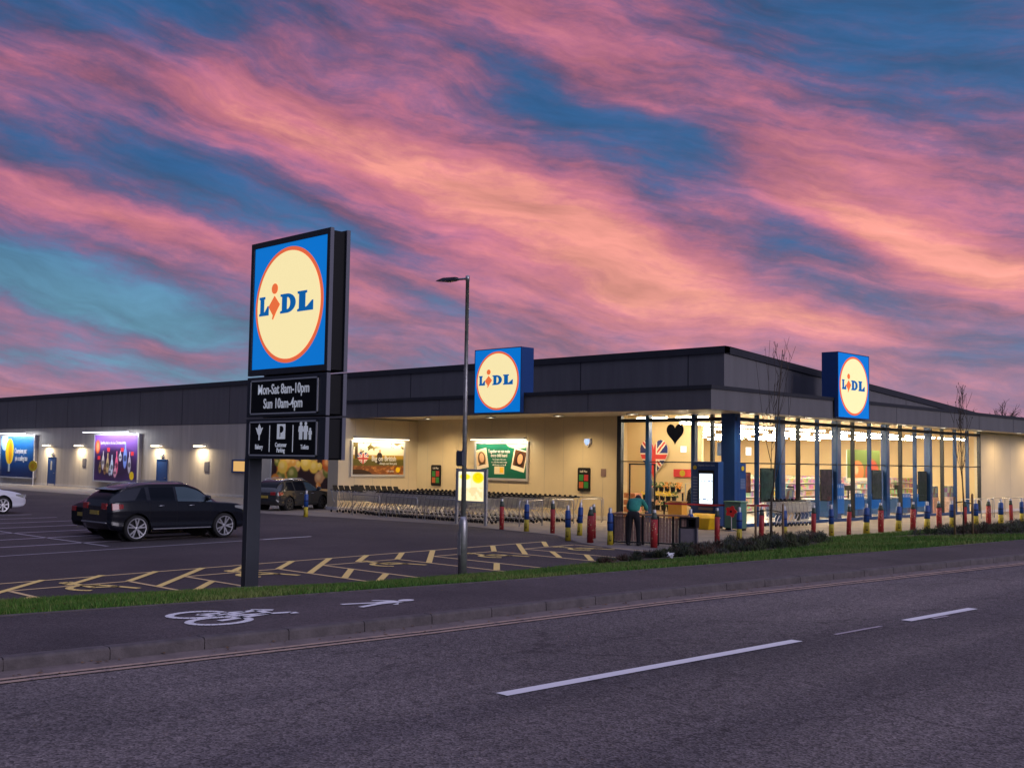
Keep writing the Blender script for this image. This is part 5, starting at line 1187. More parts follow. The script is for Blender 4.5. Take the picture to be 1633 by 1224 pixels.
o = MB(); o.b2(-27.4, -27.1, 41.5, 41.56, 3.0, 3.28); tag(o.build('square_lamp', M['sq'], None), 'small square white lamp behind the first corner pane', 'lamp')
def sq2(x, y, z, lab): o = MB(); o.b2(x-.02, x+.02, y-.2, y+.2, z-.18, z+.18); tag(o.build('square_lamp', M['sq'], None), lab, 'lamp')
sq2(-27.3, 43.6, 3.12, 'small square white lamp seen through the second side window')
# flower stand: tiered buckets
fs = thing('flower_stand', 'tiered stand of orange and yellow flowers in the lobby', 'flower stand', (-29.9, 40.4, 0))
for k, (z, yy_) in enumerate(((.45, -.35), (.85, 0.), (1.25, .35))): q = MB(); q.b2(-.95, .95, yy_-.18, yy_+.18, z-.04, z); q.build('shelf', M['timber'], fs)
for x in (-.92, .92): q = MB(); q.b2(x-.03, x+.03, -.5, .5, 0, .05); q.b2(x-.03, x+.03, .45, .5, .05, 1.25); q.build('leg', M['black'], fs)
FC = [mat('petal_orange', (.75, .26, .02), .7), mat('petal_yellow', (.85, .60, .03), .7), mat('petal_peach', (.80, .42, .22), .7), mat('petal_leaf', (.06, .13, .03), .8)]
def bouquet(x, y, z, c, n=45):
    q = MB()
    for k in range(n):
        d = Vector((random.gauss(0, .11), random.gauss(0, .10), random.uniform(.16, .42))); s = random.uniform(.025, .05); nrm_ = Vector((random.gauss(0, 1), random.gauss(0, 1)-1, random.gauss(0, 1))).normalized(); u1 = nrm_.orthogonal().normalized()*s; v1 = nrm_.cross(u1)
        p = Vector((x, y, z))+d; q.face([p+u1, p+v1, p-u1, p-v1])
    o1 = q.build('flowers', c, fs, fix=False); q = MB(); q.lathe((x, y, z), [(.09, 0), (.12, .22)], 10); q.build('bucket', M['black'], o1)
for r_i, (z, yy_) in enumerate(((.45, -.35), (.85, 0.), (1.25, .35))):
    for k in range(6): bouquet(-.8+k*.32, yy_, z, FC[[2, 1, 0][r_i] if random.random() < .75 else 3])
# rack with jacket
rk = thing('clothes_rack', 'rack with a black bag and a yellow jacket behind the lobby glass', 'rack', (-28.0, 40.2, 0))
q = MB(); q.tube([(-.35, 0, 0), (-.35, 0, 1.65), (.35, 0, 1.7), (.35, 0, 0)], .02, 6); q.build('frame', M['galv'], rk)
q = MB(); q.v = [(-.3, -.08, .75), (.02, -.08, .62), (.02, .08, .62), (-.3, .08, .75), (-.22, -.04, 1.35), (.04, -.04, 1.6), (.04, .04, 1.6), (-.22, .04, 1.35)]; q.f = [(3, 2, 1, 0), (4, 5, 6, 7), (0, 1, 5, 4), (1, 2, 6, 5), (2, 3, 7, 6), (3, 0, 4, 7)]; bevel(q.build('bag', M['black'], rk), .03)
q = MB(); q.v = [(.08, -.1, .65), (.36, -.1, .65), (.36, .1, .65), (.08, .1, .65), (.12, -.05, 1.62), (.32, -.05, 1.62), (.32, .05, 1.62), (.12, .05, 1.62)]; q.f = [(3, 2, 1, 0), (4, 5, 6, 7), (0, 1, 5, 4), (1, 2, 6, 5), (2, 3, 7, 6), (3, 0, 4, 7)]; bevel(q.build('jacket', mat('hi_vis', (.62, .70, .02), .7), rk), .03)
dt = thing('display_table', 'orange display unit at the foot of the clothes rack', 'display unit', (-28.7, 39.9, 0)); q = MB(); q.b2(-.22, .5, -.2, .2, .06, .85); bevel(q.build('body', mat('unit_orange', (.75, .36, .05), .6), dt), .01); q = MB(); q.b2(-.25, .53, -.23, .23, .85, .89); q.build('top', M['timber'], dt)
dt = thing('produce_crates', 'stack of crates with red and pink goods just inside the sliding door', 'crates', (-30.6, 39.3, 0))
for k in range(4):
    q = MB(); q.b2(-.35, .35, -.25, .25, .05+k*.3, .28+k*.3); q.build('crate', mat('crate_salmon', (.66, .28, .16), .7, var=.3, vscale=9), dt)
# posters just behind the side windows
for i, (y, z0, z1, w, c, lab) in enumerate(((39.13, 1.40, 2.17, .68, (.18, .02, .02), 'dark red poster panel behind the first side window'), (40.8, 1.0, 2.36, .96, (.03, .07, .055), 'dark green poster panel behind the second side window'), (45.83, .98, 2.33, .96, (.10, .07, .07), 'dark brown poster panel behind the fifth side window'),
        (50.78, .97, 2.32, .92, (.08, .09, .075), 'grey poster panel behind the window under the logo sign'), (55.95, .8, 2.28, .96, (.05, .06, .05), 'dark grey poster panel right of the green picture'))):
    hang('poster_panel', lab, 'poster', -24.66, y, (z0+z1)/2, w, z1-z0, EAST, mat('poster_%d' % i, c, .5, var=.6, vscale=5), .04, 'poster panels behind the side windows', M['black'])
hang('ceiling_banner', 'small grey and white picture hanging inside the first side window', 'banner', -26.2, 39.9, 3.15, .95, .55, EAST, mat('banner_grey', (.30, .36, .40), .6, var=.8, vscale=4), .03)
def p_fruit(U, V):
    C = np.zeros(U.shape+(3,))+rgb(88, 108, 34); C = mixa(C, ell(U, V, .30, .30, .2, .36, .2), rgb(206, 116, 60)); C = mixa(C, ell(U, V, .26, .36, .07, .14, .6), rgb(255, 190, 140)); C = mixa(C, ell(U, V, .75, .2, .22, .5, .2), rgb(176, 62, 40)); return mixa(C, rect(U, V, 0, 1, 0, .12), rgb(236, 220, 190))
t = thing('fruit_picture', 'wide green picture with orange fruit on the inner side of the shop', 'picture', (0, 0, 0)); print_sheet('sheet', 3.8, 1.7, p_fruit, facing((-28.2, 56.6, 2.55), EAST), t, M['print'], 100, 50); q = MB(); q.b2(-1.9, 1.9, -.85, .85, -.06, -.01); q.xf(facing((-28.2, 56.6, 2.55), EAST)); q.build('backing', M['shelf'], t)
# shelves and checkouts
def shelf(x, y, L, rz, h, label, group):
    t = thing('shop_shelf', label, 'shelf', (x, y, 0), rz, group)
    q = MB(); q.b2(-.03, .03, 0, L, 0, h); q.build('back_panel', M['shelf'], t)
    for k in range(5):
        z = .12+k*(h-.2)/4.4; q = MB(); q.b2(-.45, .45, 0, L, z, z+.03); q.build('shelf_board', M['shelf'], t)
        q = MB(); q.b2(-.40, -.05, .03, L-.03, z+.03, z+.03+.26); q.b2(.05, .40, .03, L-.03, z+.03, z+.03+.26); q.build('goods', M['goods'], t)
k_ = 0
for x in (-31.5, -34.5, -37.5, -40.5, -43.5):
    for y in (44.0, 53.0, 62.0):
        k_ += 1; shelf(x, y, 7.5, 0, 1.75, 'long shelf of mixed goods, %s aisle from the side windows, %s' % (ORD[(k_-1)//3], ['end nearest the lobby', 'middle stretch', 'far end'][(k_-1) % 3]), 'shelves in the shop')
for i, y in enumerate((46.5, 49.3, 52.1, 54.9, 57.7, 60.5)):
    t = thing('checkout', 'blue and white checkout counter, %s from the entrance' % ORD[i], 'checkout', (-27.0, y, 0), group='checkouts along the side windows')
    q = MB(); q.b2(-.9, .9, -.4, .4, .05, .85); bevel(q.build('counter', M['frame_blue'], t), .02); q = MB(); q.b2(-.95, .95, -.45, .45, .85, .9); q.build('counter_top', M['steel'], t)
    q = MB(); q.b2(.3, .36, -.3, -.24, .9, 1.5); q.b2(.15, .5, -.33, -.27, 1.3, 1.55); q.build('till_screen', M['black'], t)
for i, y in enumerate((43.9, 59.2, 61.3)):
    t = thing('promo_stand', ['cardboard promotion stand with goods behind the third side window', 'pale orange promotion stand near the far end of the side windows', 'pink and cream promotion stand at the last side window'][i], 'promotion stand', (-25.6, y, 0))
    q = MB(); q.b2(-.25, .25, -.35, .35, 0, .9); q.build('base', mat('card_%d' % i, [(.7, .5, .3), (.75, .38, .22), (.72, .5, .42)][i], .7, var=.3, vscale=6), t)
    q = MB(); q.b2(-.22, .22, -.33, .33, .9, 1.5); q.build('goods', M['goods'], t)

# ------------------------------------------------------------------ cars
def smooth_interp(xs, ys, x):
    xs = np.array(xs, float); ys = np.array(ys, float); x = np.asarray(x, float)
    m = np.zeros_like(ys); d = np.diff(ys)/np.diff(xs)      # monotone cubic
    m[1:-1] = np.where(d[:-1]*d[1:] > 0, 2*d[:-1]*d[1:]/(d[:-1]+d[1:]+1e-9), 0); m[0] = d[0]; m[-1] = d[-1]
    i = np.clip(np.searchsorted(xs, x)-1, 0, len(xs)-2); h = xs[i+1]-xs[i]; t = np.clip((x-xs[i])/h, 0, 1)
    return (2*t**3-3*t**2+1)*ys[i]+(t**3-2*t**2+t)*h*m[i]+(-2*t**3+3*t**2)*ys[i+1]+(t**3-t**2)*h*m[i+1]
def make_car(name, label, paintm, L, W, keys, cabin, wheels, wr, rimm, loc, rz, opts):
    """x forward from the rear bumper (0) to L; keys: x, bottom z, belt z, roof z, half width, roof half width"""
    t = thing(name, label, 'car', loc, rz)
    K = np.array(keys, float); nx = int(L/.04); X_ = np.linspace(0, L, nx+1)
    zb, zl, zr, hw, rw = [smooth_interp(K[:, 0], K[:, i], X_) for i in range(1, 6)]
    # half section from sill centre up to roof centre: (fraction defs)
    NB, NS, NG, NR = 3, 16, 8, 8
    rows = []
    for i in range(nx+1):
        h = max(zr[i]-zl[i], 0.0); g = min(1., h/.30); w = hw[i]; s = []
        for k in range(NB): f = k/NB; s.append((f*w*.93, zb[i]))
        for k in range(NS+1):
            f = k/NS; z = zb[i]+(zl[i]-zb[i])*f
            bulge = 1-.07*(1-min(1, f/.14))**2-.045*max(0, (f-.62)/.38)**2+.012*math.exp(-((f-.66)/.05)**2)-.016*math.exp(-((f-.30)/.10)**2)
            s.append((w*bulge, z))
        wt = s[-1][0]
        r_w = rw[i]*g+wt*.90*(1-g); zt_ = zr[i]-.07*g-.012*(1-g)
        for k in range(1, NG+1): f = k/NG; s.append((wt-.015*g+(r_w-wt)*f**1.12, zl[i]+(zt_-zl[i])*f))
        for k in range(1, NR+1): f = k/NR; s.append((r_w*math.cos(f*math.pi/2)**.8 if k < NR else 0., zt_+(zr[i]-zt_)*math.sin(f*math.pi/2)**.9 if g > 0 else zt_))
        rows.append(s)
    ns = len(rows[0])
    P = np.zeros((nx+1, 2*ns-1, 3))
    for i in range(nx+1):
        for j, (y, z) in enumerate(rows[i]):
            P[i, ns-1+j-(ns-1)] = (X_[i], -y, z) if True else 0
        for j, (y, z) in enumerate(rows[i]): P[i, 2*ns-2-j] = (X_[i], y, z)
    # snap sides to the wheel arches
    arch = []
    faces = {'body': [], 'windscreen': [], 'rear_window': []}
    ra = wr+.055
    side0, side1 = NB, NB+NS
    c0, c1, c2, c3 = cabin['rear_base'], cabin['rear_top'], cabin['front_top'], cabin['front_base']
    pill = cabin['pillars']
    def inarch(x, z):
        for wx in wheels:
            if (x-wx)**2+(z-wr)**2 < ra**2 : return True
        return False
    dele = set()
    for i in range(nx):
        for j in range(2*ns-2):
            jj = j if j < ns-1 else 2*ns-3-j
            cx_ = (P[i, j]+P[i+1, j]+P[i, j+1]+P[i+1, j+1])/4
            if jj < side1+1 and inarch(cx_[0], cx_[2]): dele.add((i, j)); continue
            reg = 'body'; h = min(zr[i]-zl[i], zr[i+1]-zl[i+1])
            if side1 <= jj < side1+NG and jj >= side1+0 and h > .10:
                f = (jj-side1+.5)/NG
                x = cx_[0]
                if .06 < f < .92 and cabin['win0']+.30*f*cabin.get('rake_r', 1) < x < cabin['win1']-cabin.get('rake_f', .9)*f*.0 and not any(abs(x-p) < pw for p, pw in pill) and h > .16:
                    reg = 'side_window|%d%d' % (j < ns, sum(x > p for p, pw in pill))
            if jj >= side1+NG+1:
                if c2+.02 < cx_[0] < c3-.03: reg = 'windscreen'
                if c0+.03 < cx_[0] < c1-.02: reg = 'rear_window'
            faces.setdefault(reg, []).append((i, j))
    # snap arch edges
    from collections import Counter
    cntv = Counter()
    for (i, j) in dele:
        for v in ((i, j), (i+1, j), (i, j+1), (i+1, j+1)): cntv[v] += 1
    live = set()
    for reg in faces:
        for (i, j) in faces[reg]:
            for v in ((i, j), (i+1, j), (i, j+1), (i+1, j+1)): live.add(v)
    for v in cntv:
        if v in live:
            p = P[v]; jj = v[1] if v[1] < ns-1 else 2*ns-2-v[1]
            if jj < side0: continue
            for wx in wheels:
                dx, dz = p[0]-wx, p[2]-wr; r = math.hypot(dx, dz)
                if r < ra+.09 and r > .05: P[v] = (wx+dx/r*ra, p[1], wr+dz/r*ra)
    mats_ = {'body': paintm, 'side_window': opts.get('glass', M['car_glass_dark']), 'windscreen': M['car_glass'], 'rear_window': M['car_glass_dark']}
    for reg, fl in faces.items():
        if not fl: continue
        q = MB(); ids = {}
        for (i, j) in fl:
            f = []
            for v in ((i, j), (i+1, j), (i+1, j+1), (i, j+1)):
                if v not in ids: ids[v] = len(q.v); q.v.append(tuple(P[v]))
                f.append(ids[v])
            if len({q.v[k] for k in f}) >= 3: q.f.append(tuple(f))
        if reg == 'body':       # close the two ends
            for i in (0, nx):
                b0 = len(q.v); q.v += [tuple(P[i, j]) for j in range(2*ns-1)]
                m_ = (X_[i], 0, (zb[i]+zl[i])/2); q.v.append(m_); mi = len(q.v)-1
                for j in range(2*ns-2): q.f.append((b0+j, b0+j+1, mi))
        o = q.build(reg.split('|')[0], M['car_glass'] if reg.startswith('side_window') and reg[-1] == '2' else mats_[reg.split('|')[0]], t, smooth=True)
    Wh = float(np.interp(L/2, X_, hw))
    # wheel housings and wheels
    for wx in wheels:
        for s in (-1, 1):
            q = MB(); n = 24
            yo_, yi_ = s*(Wh-.012), s*(Wh-.36)
            for k in range(n):
                a0, a1 = -.35+k/n*(math.pi+.7), -.35+(k+1)/n*(math.pi+.7)
                q.face([(wx+ra*math.cos(a0), yo_, wr+ra*math.sin(a0)), (wx+ra*math.cos(a1), yo_, wr+ra*math.sin(a1)), (wx+ra*math.cos(a1), yi_, wr+ra*math.sin(a1)), (wx+ra*math.cos(a0), yi_, wr+ra*math.sin(a0))])
            q.face([(wx+ra*1.02*math.cos(a), yi_, wr+ra*1.02*math.sin(a)) for a in np.linspace(0, 2*math.pi, 25)[:-1]])
            q.build('wheel_housing', M['black'], t)
            q = MB(); yc = s*(Wh-.125); hwid = .115
            prof = [(wr-.105, -hwid), (wr-.03, -hwid), (wr-.006, -hwid+.03), (wr, -hwid*.4), (wr, hwid*.4), (wr-.006, hwid-.03), (wr-.03, hwid), (wr-.105, hwid)]
            q.lathe((wx, yc, wr), prof, 36, 'y', False); w_ = q.build('wheel', M['rubber'], t, True)
            rr = wr-.10; q = MB(); yf = yc+s*(hwid+.002)
            q.lathe((wx, yc-s*.0, wr), [(rr+.012, s*(hwid-.03)), (rr+.016, s*(hwid+.004)), (rr-.012, s*(hwid+.002)), (rr-.02, s*(hwid-.10))], 36, 'y', False)
            ns_ = opts.get('spokes', 5); a00 = random.uniform(0, 1.2) if wx > 2 else .3
            for k in range(ns_):
                a = a00+k*2*math.pi/ns_
                for off in ((-.20, .20) if opts.get('twin') else (0,)):
                    p0 = Vector((wx+.045*math.cos(a), yf-s*.012, wr+.045*math.sin(a))); p1 = Vector((wx+(rr-.004)*math.cos(a+off), yf-s*.006, wr+(rr-.004)*math.sin(a+off)))
                    d_ = (p1-p0).normalized(); sd_ = Vector((-d_.z, 0, d_.x)); w0, w1_ = .022, (.022 if opts.get('twin') else .034)
                    dep = Vector((0, -s*.035, 0))
                    A = [p0-sd_*w0, p0+sd_*w0, p1+sd_*w1_, p1-sd_*w1_]; B_ = [v+dep for v in A]; b0 = len(q.v); q.v += [tuple(v) for v in A+B_]
                    q.f += [tuple(b0+i for i in f) for f in ((0, 1, 2, 3), (0, 1, 5, 4), (1, 2, 6, 5), (2, 3, 7, 6), (3, 0, 4, 7))]
            q.lathe((wx, yc, wr), [(.055, s*(hwid-.04)), (.05, s*(hwid-.002)), (.0, s*(hwid+.002))], 16, 'y')
            q.build('rim', rimm, w_)
            q = MB(); q.lathe((wx, yc, wr), [(rr-.015, s*.02), (rr-.015, s*.035)], 24, 'y'); q.build('brake_disc', M['black'], w_)
    def yat(x, z):          # body half width at a height
        i = int(round(x/L*nx)); f = np.clip((z-zb[i])/(zl[i]-zb[i]), 0, 1); s_ = rows[i][NB:NB+NS+1]; return float(np.interp(f, np.linspace(0, 1, NS+1), [p[0] for p in s_]))
    def patch(nm, m, x0, x1, z0, z1, sides=(-1, 1), off=.006, nxx=8, nz=5, shape=None):
        for s in sides:
            q = MB()
            g = [[None]*(nz+1) for _ in range(nxx+1)]
            for a in range(nxx+1):
                for c in range(nz+1):
                    u_, v_ = a/nxx, c/nz; x = x0+(x1-x0)*u_; zz0, zz1 = (z0, z1) if shape is None else shape(u_, z0, z1)
                    z = zz0+(zz1-zz0)*v_; g[a][c] = (x, s*(yat(x, z)+off), z)
            for a in range(nxx):
                for c in range(nz): q.face([g[a][c], g[a+1][c], g[a+1][c+1], g[a][c+1]])
            q.build(nm, m, t, True, fix=False)
    # lights, handles, mirrors, plate
    tl, hl = opts['tail'], opts['head']
    patch('tail_light', M['tail'], tl[0], tl[1], tl[2], tl[3], shape=lambda u, a, b: (a+(b-a)*.25*u, b-(b-a)*.15*u))
    for s in (-1, 1):
        q = MB(); w = float(hw[0]); q.b2(-.02, .03, s*w*.55, s*w*.93, tl[2]+.02, tl[3]); bevel(q.build('tail_light', M['tail'], t), .01)
        q = MB(); q.b2(L-.05, L+.015, s*w*.50, s*w*.9, hl[2]+.02, hl[3]-.01); bevel(q.build('headlight', M['headl'], t), .015)
    patch('headlight', M['headl'], hl[0], hl[1], hl[2], hl[3], shape=lambda u, a, b: (b-(b-a)*(.35+.65*u), b))
    q = MB(); q.b2(-.03, .02, -.26, .26, opts['plate'], opts['plate']+.115); q.build('number_plate', M['plate'], t)
    zmid = float(np.interp(L/2, X_, zl))
    for x in opts['handles']:
        for s in (-1, 1):
            q = MB(); y = yat(x, zmid-.13); q.tube([(x-.10, s*(y+.004), zmid-.13), (x-.08, s*(y+.035), zmid-.125), (x+.06, s*(y+.035), zmid-.12), (x+.08, s*(y+.004), zmid-.12)], .013, 6); q.build('door_handle', opts.get('handlem', M['steel']), t, True)
    for s in (-1, 1):
        x = opts['mirror']; q = MB(); q.v = []; q.lathe((0, 0, 0), [(.0, -.09), (.085, -.07), (.105, 0), (.09, .07), (0, .09)], 12, 'y'); q.xf(Matrix.Translation((x, s*(Wh+.09), zmid+.10)) @ Matrix.Diagonal((.75, 1.25, .85, 1))); q.build('mirror', opts.get('mirrorm', paintm), t, True)
        q = MB(); q.b2(x-.02, x+.04, s*(Wh-.07), s*(Wh+.05), zmid+.0, zmid+.05); q.build('mirror_arm', M['black'], t)
    # door seams and sill
    q = MB()
    for x in opts['seams']:
        for s in (-1, 1):
            for z0_ in np.arange(.36, zmid-.02, .06):
                z1_ = z0_+.06; q.face([(x-.004, s*(yat(x, z0_)+.002), z0_), (x+.004, s*(yat(x, z0_)+.002), z0_), (x+.004, s*(yat(x, z1_)+.002), z1_), (x-.004, s*(yat(x, z1_)+.002), z1_)])
    q.build('door_seam', M['black'], t)
    if opts.get('step'):
        for s in (-1, 1): q = MB(); q.b2(wheels[0]+ra+.06, wheels[1]-ra-.06, s*(Wh-.03), s*(Wh+.035), .335, .37); bevel(q.build('side_step', M['steel'], t), .01)
    if opts.get('rails'):
        for s in (-1, 1):
            q = MB(); xs = np.linspace(c1+.15, c2-.15, 10); yr = [s*(float(np.interp(x, X_, rw))-.06) for x in xs]; zz = [float(np.interp(x, X_, zr))+.03 for x in xs]; zz[0] -= .05; zz[-1] -= .05
            q.tube(list(zip(xs, yr, zz)), .017, 6); q.build('roof_rail', opts.get('railm', M['anth_light']), t, True)
    if opts.get('spoiler'):
        xs0 = c0; zz = float(np.interp(c1, X_, zr)); wv_ = float(np.interp(c1, X_, rw))*.92; q = MB()
        q.v = [(c1+.12, -wv_, zz-.03), (c1+.12, wv_, zz-.03), (c1-.22, wv_*.96, zz-.075), (c1-.22, -wv_*.96, zz-.075), (c1+.12, -wv_, zz+.012), (c1+.12, wv_, zz+.012), (c1-.24, wv_*.96, zz-.045), (c1-.24, -wv_*.96, zz-.045)]
        q.f = [(3, 2, 1, 0), (4, 5, 6, 7), (0, 1, 5, 4), (1, 2, 6, 5), (2, 3, 7, 6), (3, 0, 4, 7)]; bevel(q.build('spoiler', paintm, t), .01)
    if opts.get('bumper'):
        q = MB(); w = float(hw[3]); q.v = []; 
        q.b2(-.045, .03, -w*.86, w*.86, opts['bumper'], opts['bumper']+.035); bevel(q.build('bumper_trim', M['steel'], t), .01)
    return t
M['tail'] = mat('tail_lens', (.22, .008, .010), .12, coat=.8, emit=(.5, .01, .01), es=.04)
M['headl'] = mat('head_lens', (.42, .42, .40), .08, metal=.4, coat=.8)
M['plate'] = mat('plate_yellow', (.38, .28, .05), .5)
M['rim_silver'] = mat('alloy', (.62, .62, .66), .28, metal=.85)
M['rim_dark'] = mat('dark_alloy', (.08, .08, .08), .4, metal=.5)
BLACKP = mat('black_paint', (.005, .006, .011), .22, coat=.35, spec=.4)
GREYP = mat('dark_grey_paint', (.035, .036, .038), .25, coat=.8, metal=.2)
SILVP = mat('silver_paint', (.66, .67, .76), .3, coat=.5, metal=.1)
suv_keys = [(0, .50, 1.02, 1.03, .80, .55), (.10, .38, 1.14, 1.25, .90, .62), (.30, .32, 1.19, 1.44, .945, .67), (.66, .30, 1.20, 1.61, .96, .68), (1.4, .30, 1.18, 1.71, .965, .70), (2.4, .30, 1.155, 1.715, .965, .69), (2.88, .30, 1.14, 1.60, .965, .70), (3.38, .30, 1.12, 1.27, .965, .72), (3.58, .30, 1.11, 1.13, .96, .75), (4.15, .30, 1.07, 1.075, .945, .75), (4.45, .32, .99, .995, .90, .7), (4.66, .40, .82, .825, .78, .6)]
suv_opts = dict(tail=(.06, .42, .92, 1.12), head=(4.14, 4.56, .84, 1.0), plate=.78, handles=(1.62, 2.62), mirror=3.10, seams=(1.26, 2.14, 3.26), step=True, rails=True, spoiler=True, bumper=.54, twin=True, spokes=5)
def place(x_near, y_rear, heading=90): return (x_near, y_rear, 0.0)
# black SUV: heading +y, near side x=-30.66
make_car('parked_car', 'shiny black five-door SUV with twin-spoke silver wheels, parked behind the totem', BLACKP, 4.66, 1.93, suv_keys,
         dict(rear_base=.06, rear_top=.50, front_top=2.62, front_base=3.55, win0=.80, win1=3.50, pillars=[(1.22, .06), (2.12, .04)]), (.86, 3.78), .385, M['rim_silver'], (-31.62, 14.99, 0), R(90), dict(suv_opts))
sedan_keys = [(0, .44, .86, .87, .74, .5), (.10, .30, .92, .95, .84, .56), (.45, .24, .95, 1.18, .88, .6), (.95, .22, .95, 1.40, .90, .62), (1.7, .22, .94, 1.475, .905, .62), (2.4, .22, .93, 1.46, .905, .61), (2.9, .22, .92, 1.30, .905, .62), (3.3, .22, .91, 1.02, .90, .66), (3.5, .22, .90, .92, .895, .68), (4.1, .23, .80, .81, .86, .68), (4.40, .28, .68, .69, .78, .6), (4.52, .36, .55, .56, .66, .5)]
est_keys = [(0, .44, .86, .87, .74, .5), (.10, .30, .92, 1.02, .84, .58), (.40, .24, .95, 1.32, .88, .6), (.8, .22, .95, 1.46, .90, .62), (1.7, .22, .94, 1.50, .905, .62), (2.4, .22, .93, 1.46, .905, .61), (2.9, .22, .92, 1.30, .905, .62), (3.3, .22, .91, 1.02, .90, .66), (3.5, .22, .90, .92, .895, .68), (4.1, .23, .80, .81, .86, .68), (4.40, .28, .68, .69, .78, .6), (4.52, .36, .55, .56, .66, .5)]
so_ = dict(tail=(.05, .36, .72, .90), head=(4.02, 4.42, .58, .74), plate=.60, handles=(1.72, 2.62), mirror=3.02, seams=(1.30, 2.18, 3.2), spokes=7)
cab_ = dict(rear_base=.14, rear_top=.85, front_top=2.5, front_base=3.45, win0=.55, win1=3.42, pillars=[(1.30, .05), (2.18, .035)])
make_car('parked_car', 'dark hatchback almost hidden behind the black SUV', mat('ink_paint', (.006, .007, .010), .5, spec=.12), 4.52, 1.8, sedan_keys, cab_, (.85, 3.5), .32, M['rim_dark'], (-34.1, 15.75, 0), R(90), dict(so_))
make_car('parked_car', 'pale silver car cut off by the left edge of the photo', SILVP, 4.52, 1.8, sedan_keys, dict(cab_), (.85, 3.5), .33, M['rim_silver'], (-48.4, 15.05, 0), R(90), dict(so_, mirrorm=SILVP)).scale = (1, 1, 1.09)
make_car('parked_car', 'dark grey estate car parked beside the fin wall of the trolley bay', GREYP, 4.52, 1.8, est_keys, dict(cab_, rear_base=.12, rear_top=.6), (.85, 3.5), .33, M['rim_dark'], (-44.95, 29.55, 0), R(108.), dict(so_, rails=True, railm=M['alu']))

# ------------------------------------------------------------------ people
def skin_body(name, joints, edges, m, parent, sub=2, root=0):
    me = bpy.data.meshes.new(name); me.from_pydata([j[:3] for j in joints], edges, []); o = bpy.data.objects.new(name, me); COL.objects.link(o)
    md = o.modifiers.new('skin', 'SKIN'); md.use_smooth_shade = True
    for i, j in enumerate(joints):
        r = j[3]; sv = me.skin_vertices[0].data[i]; sv.radius = (r if not hasattr(r, '__len__') else r[0], r if not hasattr(r, '__len__') else r[1]); sv.use_root = (i == root)
    o.modifiers.new('sub', 'SUBSURF').levels = sub; o.modifiers['sub'].render_levels = sub
    me.materials.append(m); dg = bpy.context.evaluated_depsgraph_get(); ev = o.evaluated_get(dg); m2 = bpy.data.meshes.new_from_object(ev); o.modifiers.clear(); o.data = m2
    m2.polygons.foreach_set('use_smooth', [True]*len(m2.polygons)); o.parent = parent; return o
def finger_chain(base, d, bend, L, r):
    a = Vector(base); d = Vector(d).normalized(); b_ = Vector(bend).normalized(); pts = [a]
    for k, f in enumerate((.45, .32, .23)):
        a = a+(d*(1-.25*k)+b_*(.22+.25*k)).normalized()*L*f; pts.append(a.copy())
    return pts
def hand(q, wrist, d, side, bend, s=1.):
    """palm and five separate bent fingers from the wrist along d"""
    w = Vector(wrist); d = Vector(d).normalized(); sd = Vector(side).normalized(); bd = Vector(bend).normalized()
    q.tube([w-d*.02, w+d*.03*s, w+d*.085*s], [.026, .036, .036], 8)
    for k, (o_, L) in enumerate(((-.030, .072), (-.010, .080), (.011, .075), (.030, .060))): q.tube(finger_chain(w+d*.08*s+sd*o_*s, d, bd, L*s, .009), [.0095, .009, .0085, .006], 6)
    q.tube(finger_chain(w+d*.025*s-sd*.030*s, d*.7-sd*.8, bd, .062*s, .011), [.012, .011, .010, .007], 6)
# the bending person in front of the timber screen (seen from behind, leaning over it)
pe = thing('person', 'person in a green top and black trousers bending over the timber screen', 'person', (-21.05, 27.12, .006), R(24)); pe.scale = (1.08, 1.08, 1.04)
# local frame: +y is towards the screen (forward), x to the right
hipz = .93
legs = [(0, -.02, hipz, (.165, .14)), (-.095, -.01, .86, (.105, .11)), (-.12, .03, .50, (.068, .075)), (-.13, -.02, .12, (.055, .06)), (-.135, -.02, .07, (.05, .05)), (.095, -.01, .86, (.105, .11)), (.13, .02, .50, (.068, .075)), (.15, -.02, .12, (.055, .06)), (.155, -.02, .07, (.05, .05)), (0, .02, 1.02, (.165, .125))]
body = skin_body('body', [(0, .0, .96, (.15, .12)), (0, .10, 1.10, (.15, .115)), (0, .22, 1.22, (.165, .12)), (0, .34, 1.30, (.15, .10)), (0, .42, 1.33, .062), (0, .50, 1.32, .060),
    (-.17, .33, 1.28, .060), (-.25, .40, 1.10, .048), (-.24, .52, 1.00, .040), (.17, .33, 1.28, .060), (.27, .38, 1.10, .048), (.25, .52, 1.0, .040), (-.09, 0, .86, .09), (-.12, .03, .5, .06), (-.13, -.02, .10, .045), (.09, 0, .86, .09), (.13, .02, .5, .06), (.15, -.02, .10, .045)],
    [(0, 1), (1, 2), (2, 3), (3, 4), (4, 5), (3, 6), (6, 7), (7, 8), (3, 9), (9, 10), (10, 11), (0, 12), (12, 13), (13, 14), (0, 15), (15, 16), (16, 17)], M['skin'], pe)
skin_body('top', [(0, -.015, .93, (.178, .15)), (0, .10, 1.12, (.178, .14)), (0, .22, 1.23, (.195, .142)), (0, .345, 1.305, (.165, .118)), (0, .405, 1.33, .075), (-.18, .33, 1.285, .078), (-.255, .39, 1.12, .066), (-.25, .50, 1.02, .052), (.18, .33, 1.285, .078), (.275, .375, 1.12, .066), (.255, .50, 1.02, .052)],
    [(0, 1), (1, 2), (2, 3), (3, 4), (3, 5), (5, 6), (6, 7), (3, 8), (8, 9), (9, 10)], M['teal'], pe)
skin_body('trousers', legs, [(9, 0), (0, 1), (1, 2), (2, 3), (3, 4), (0, 5), (5, 6), (6, 7), (7, 8)], M['trouser'], pe)
q = MB(); hd = Vector((0, .545, 1.33)); fwd = Vector((0, .75, -.66)); 
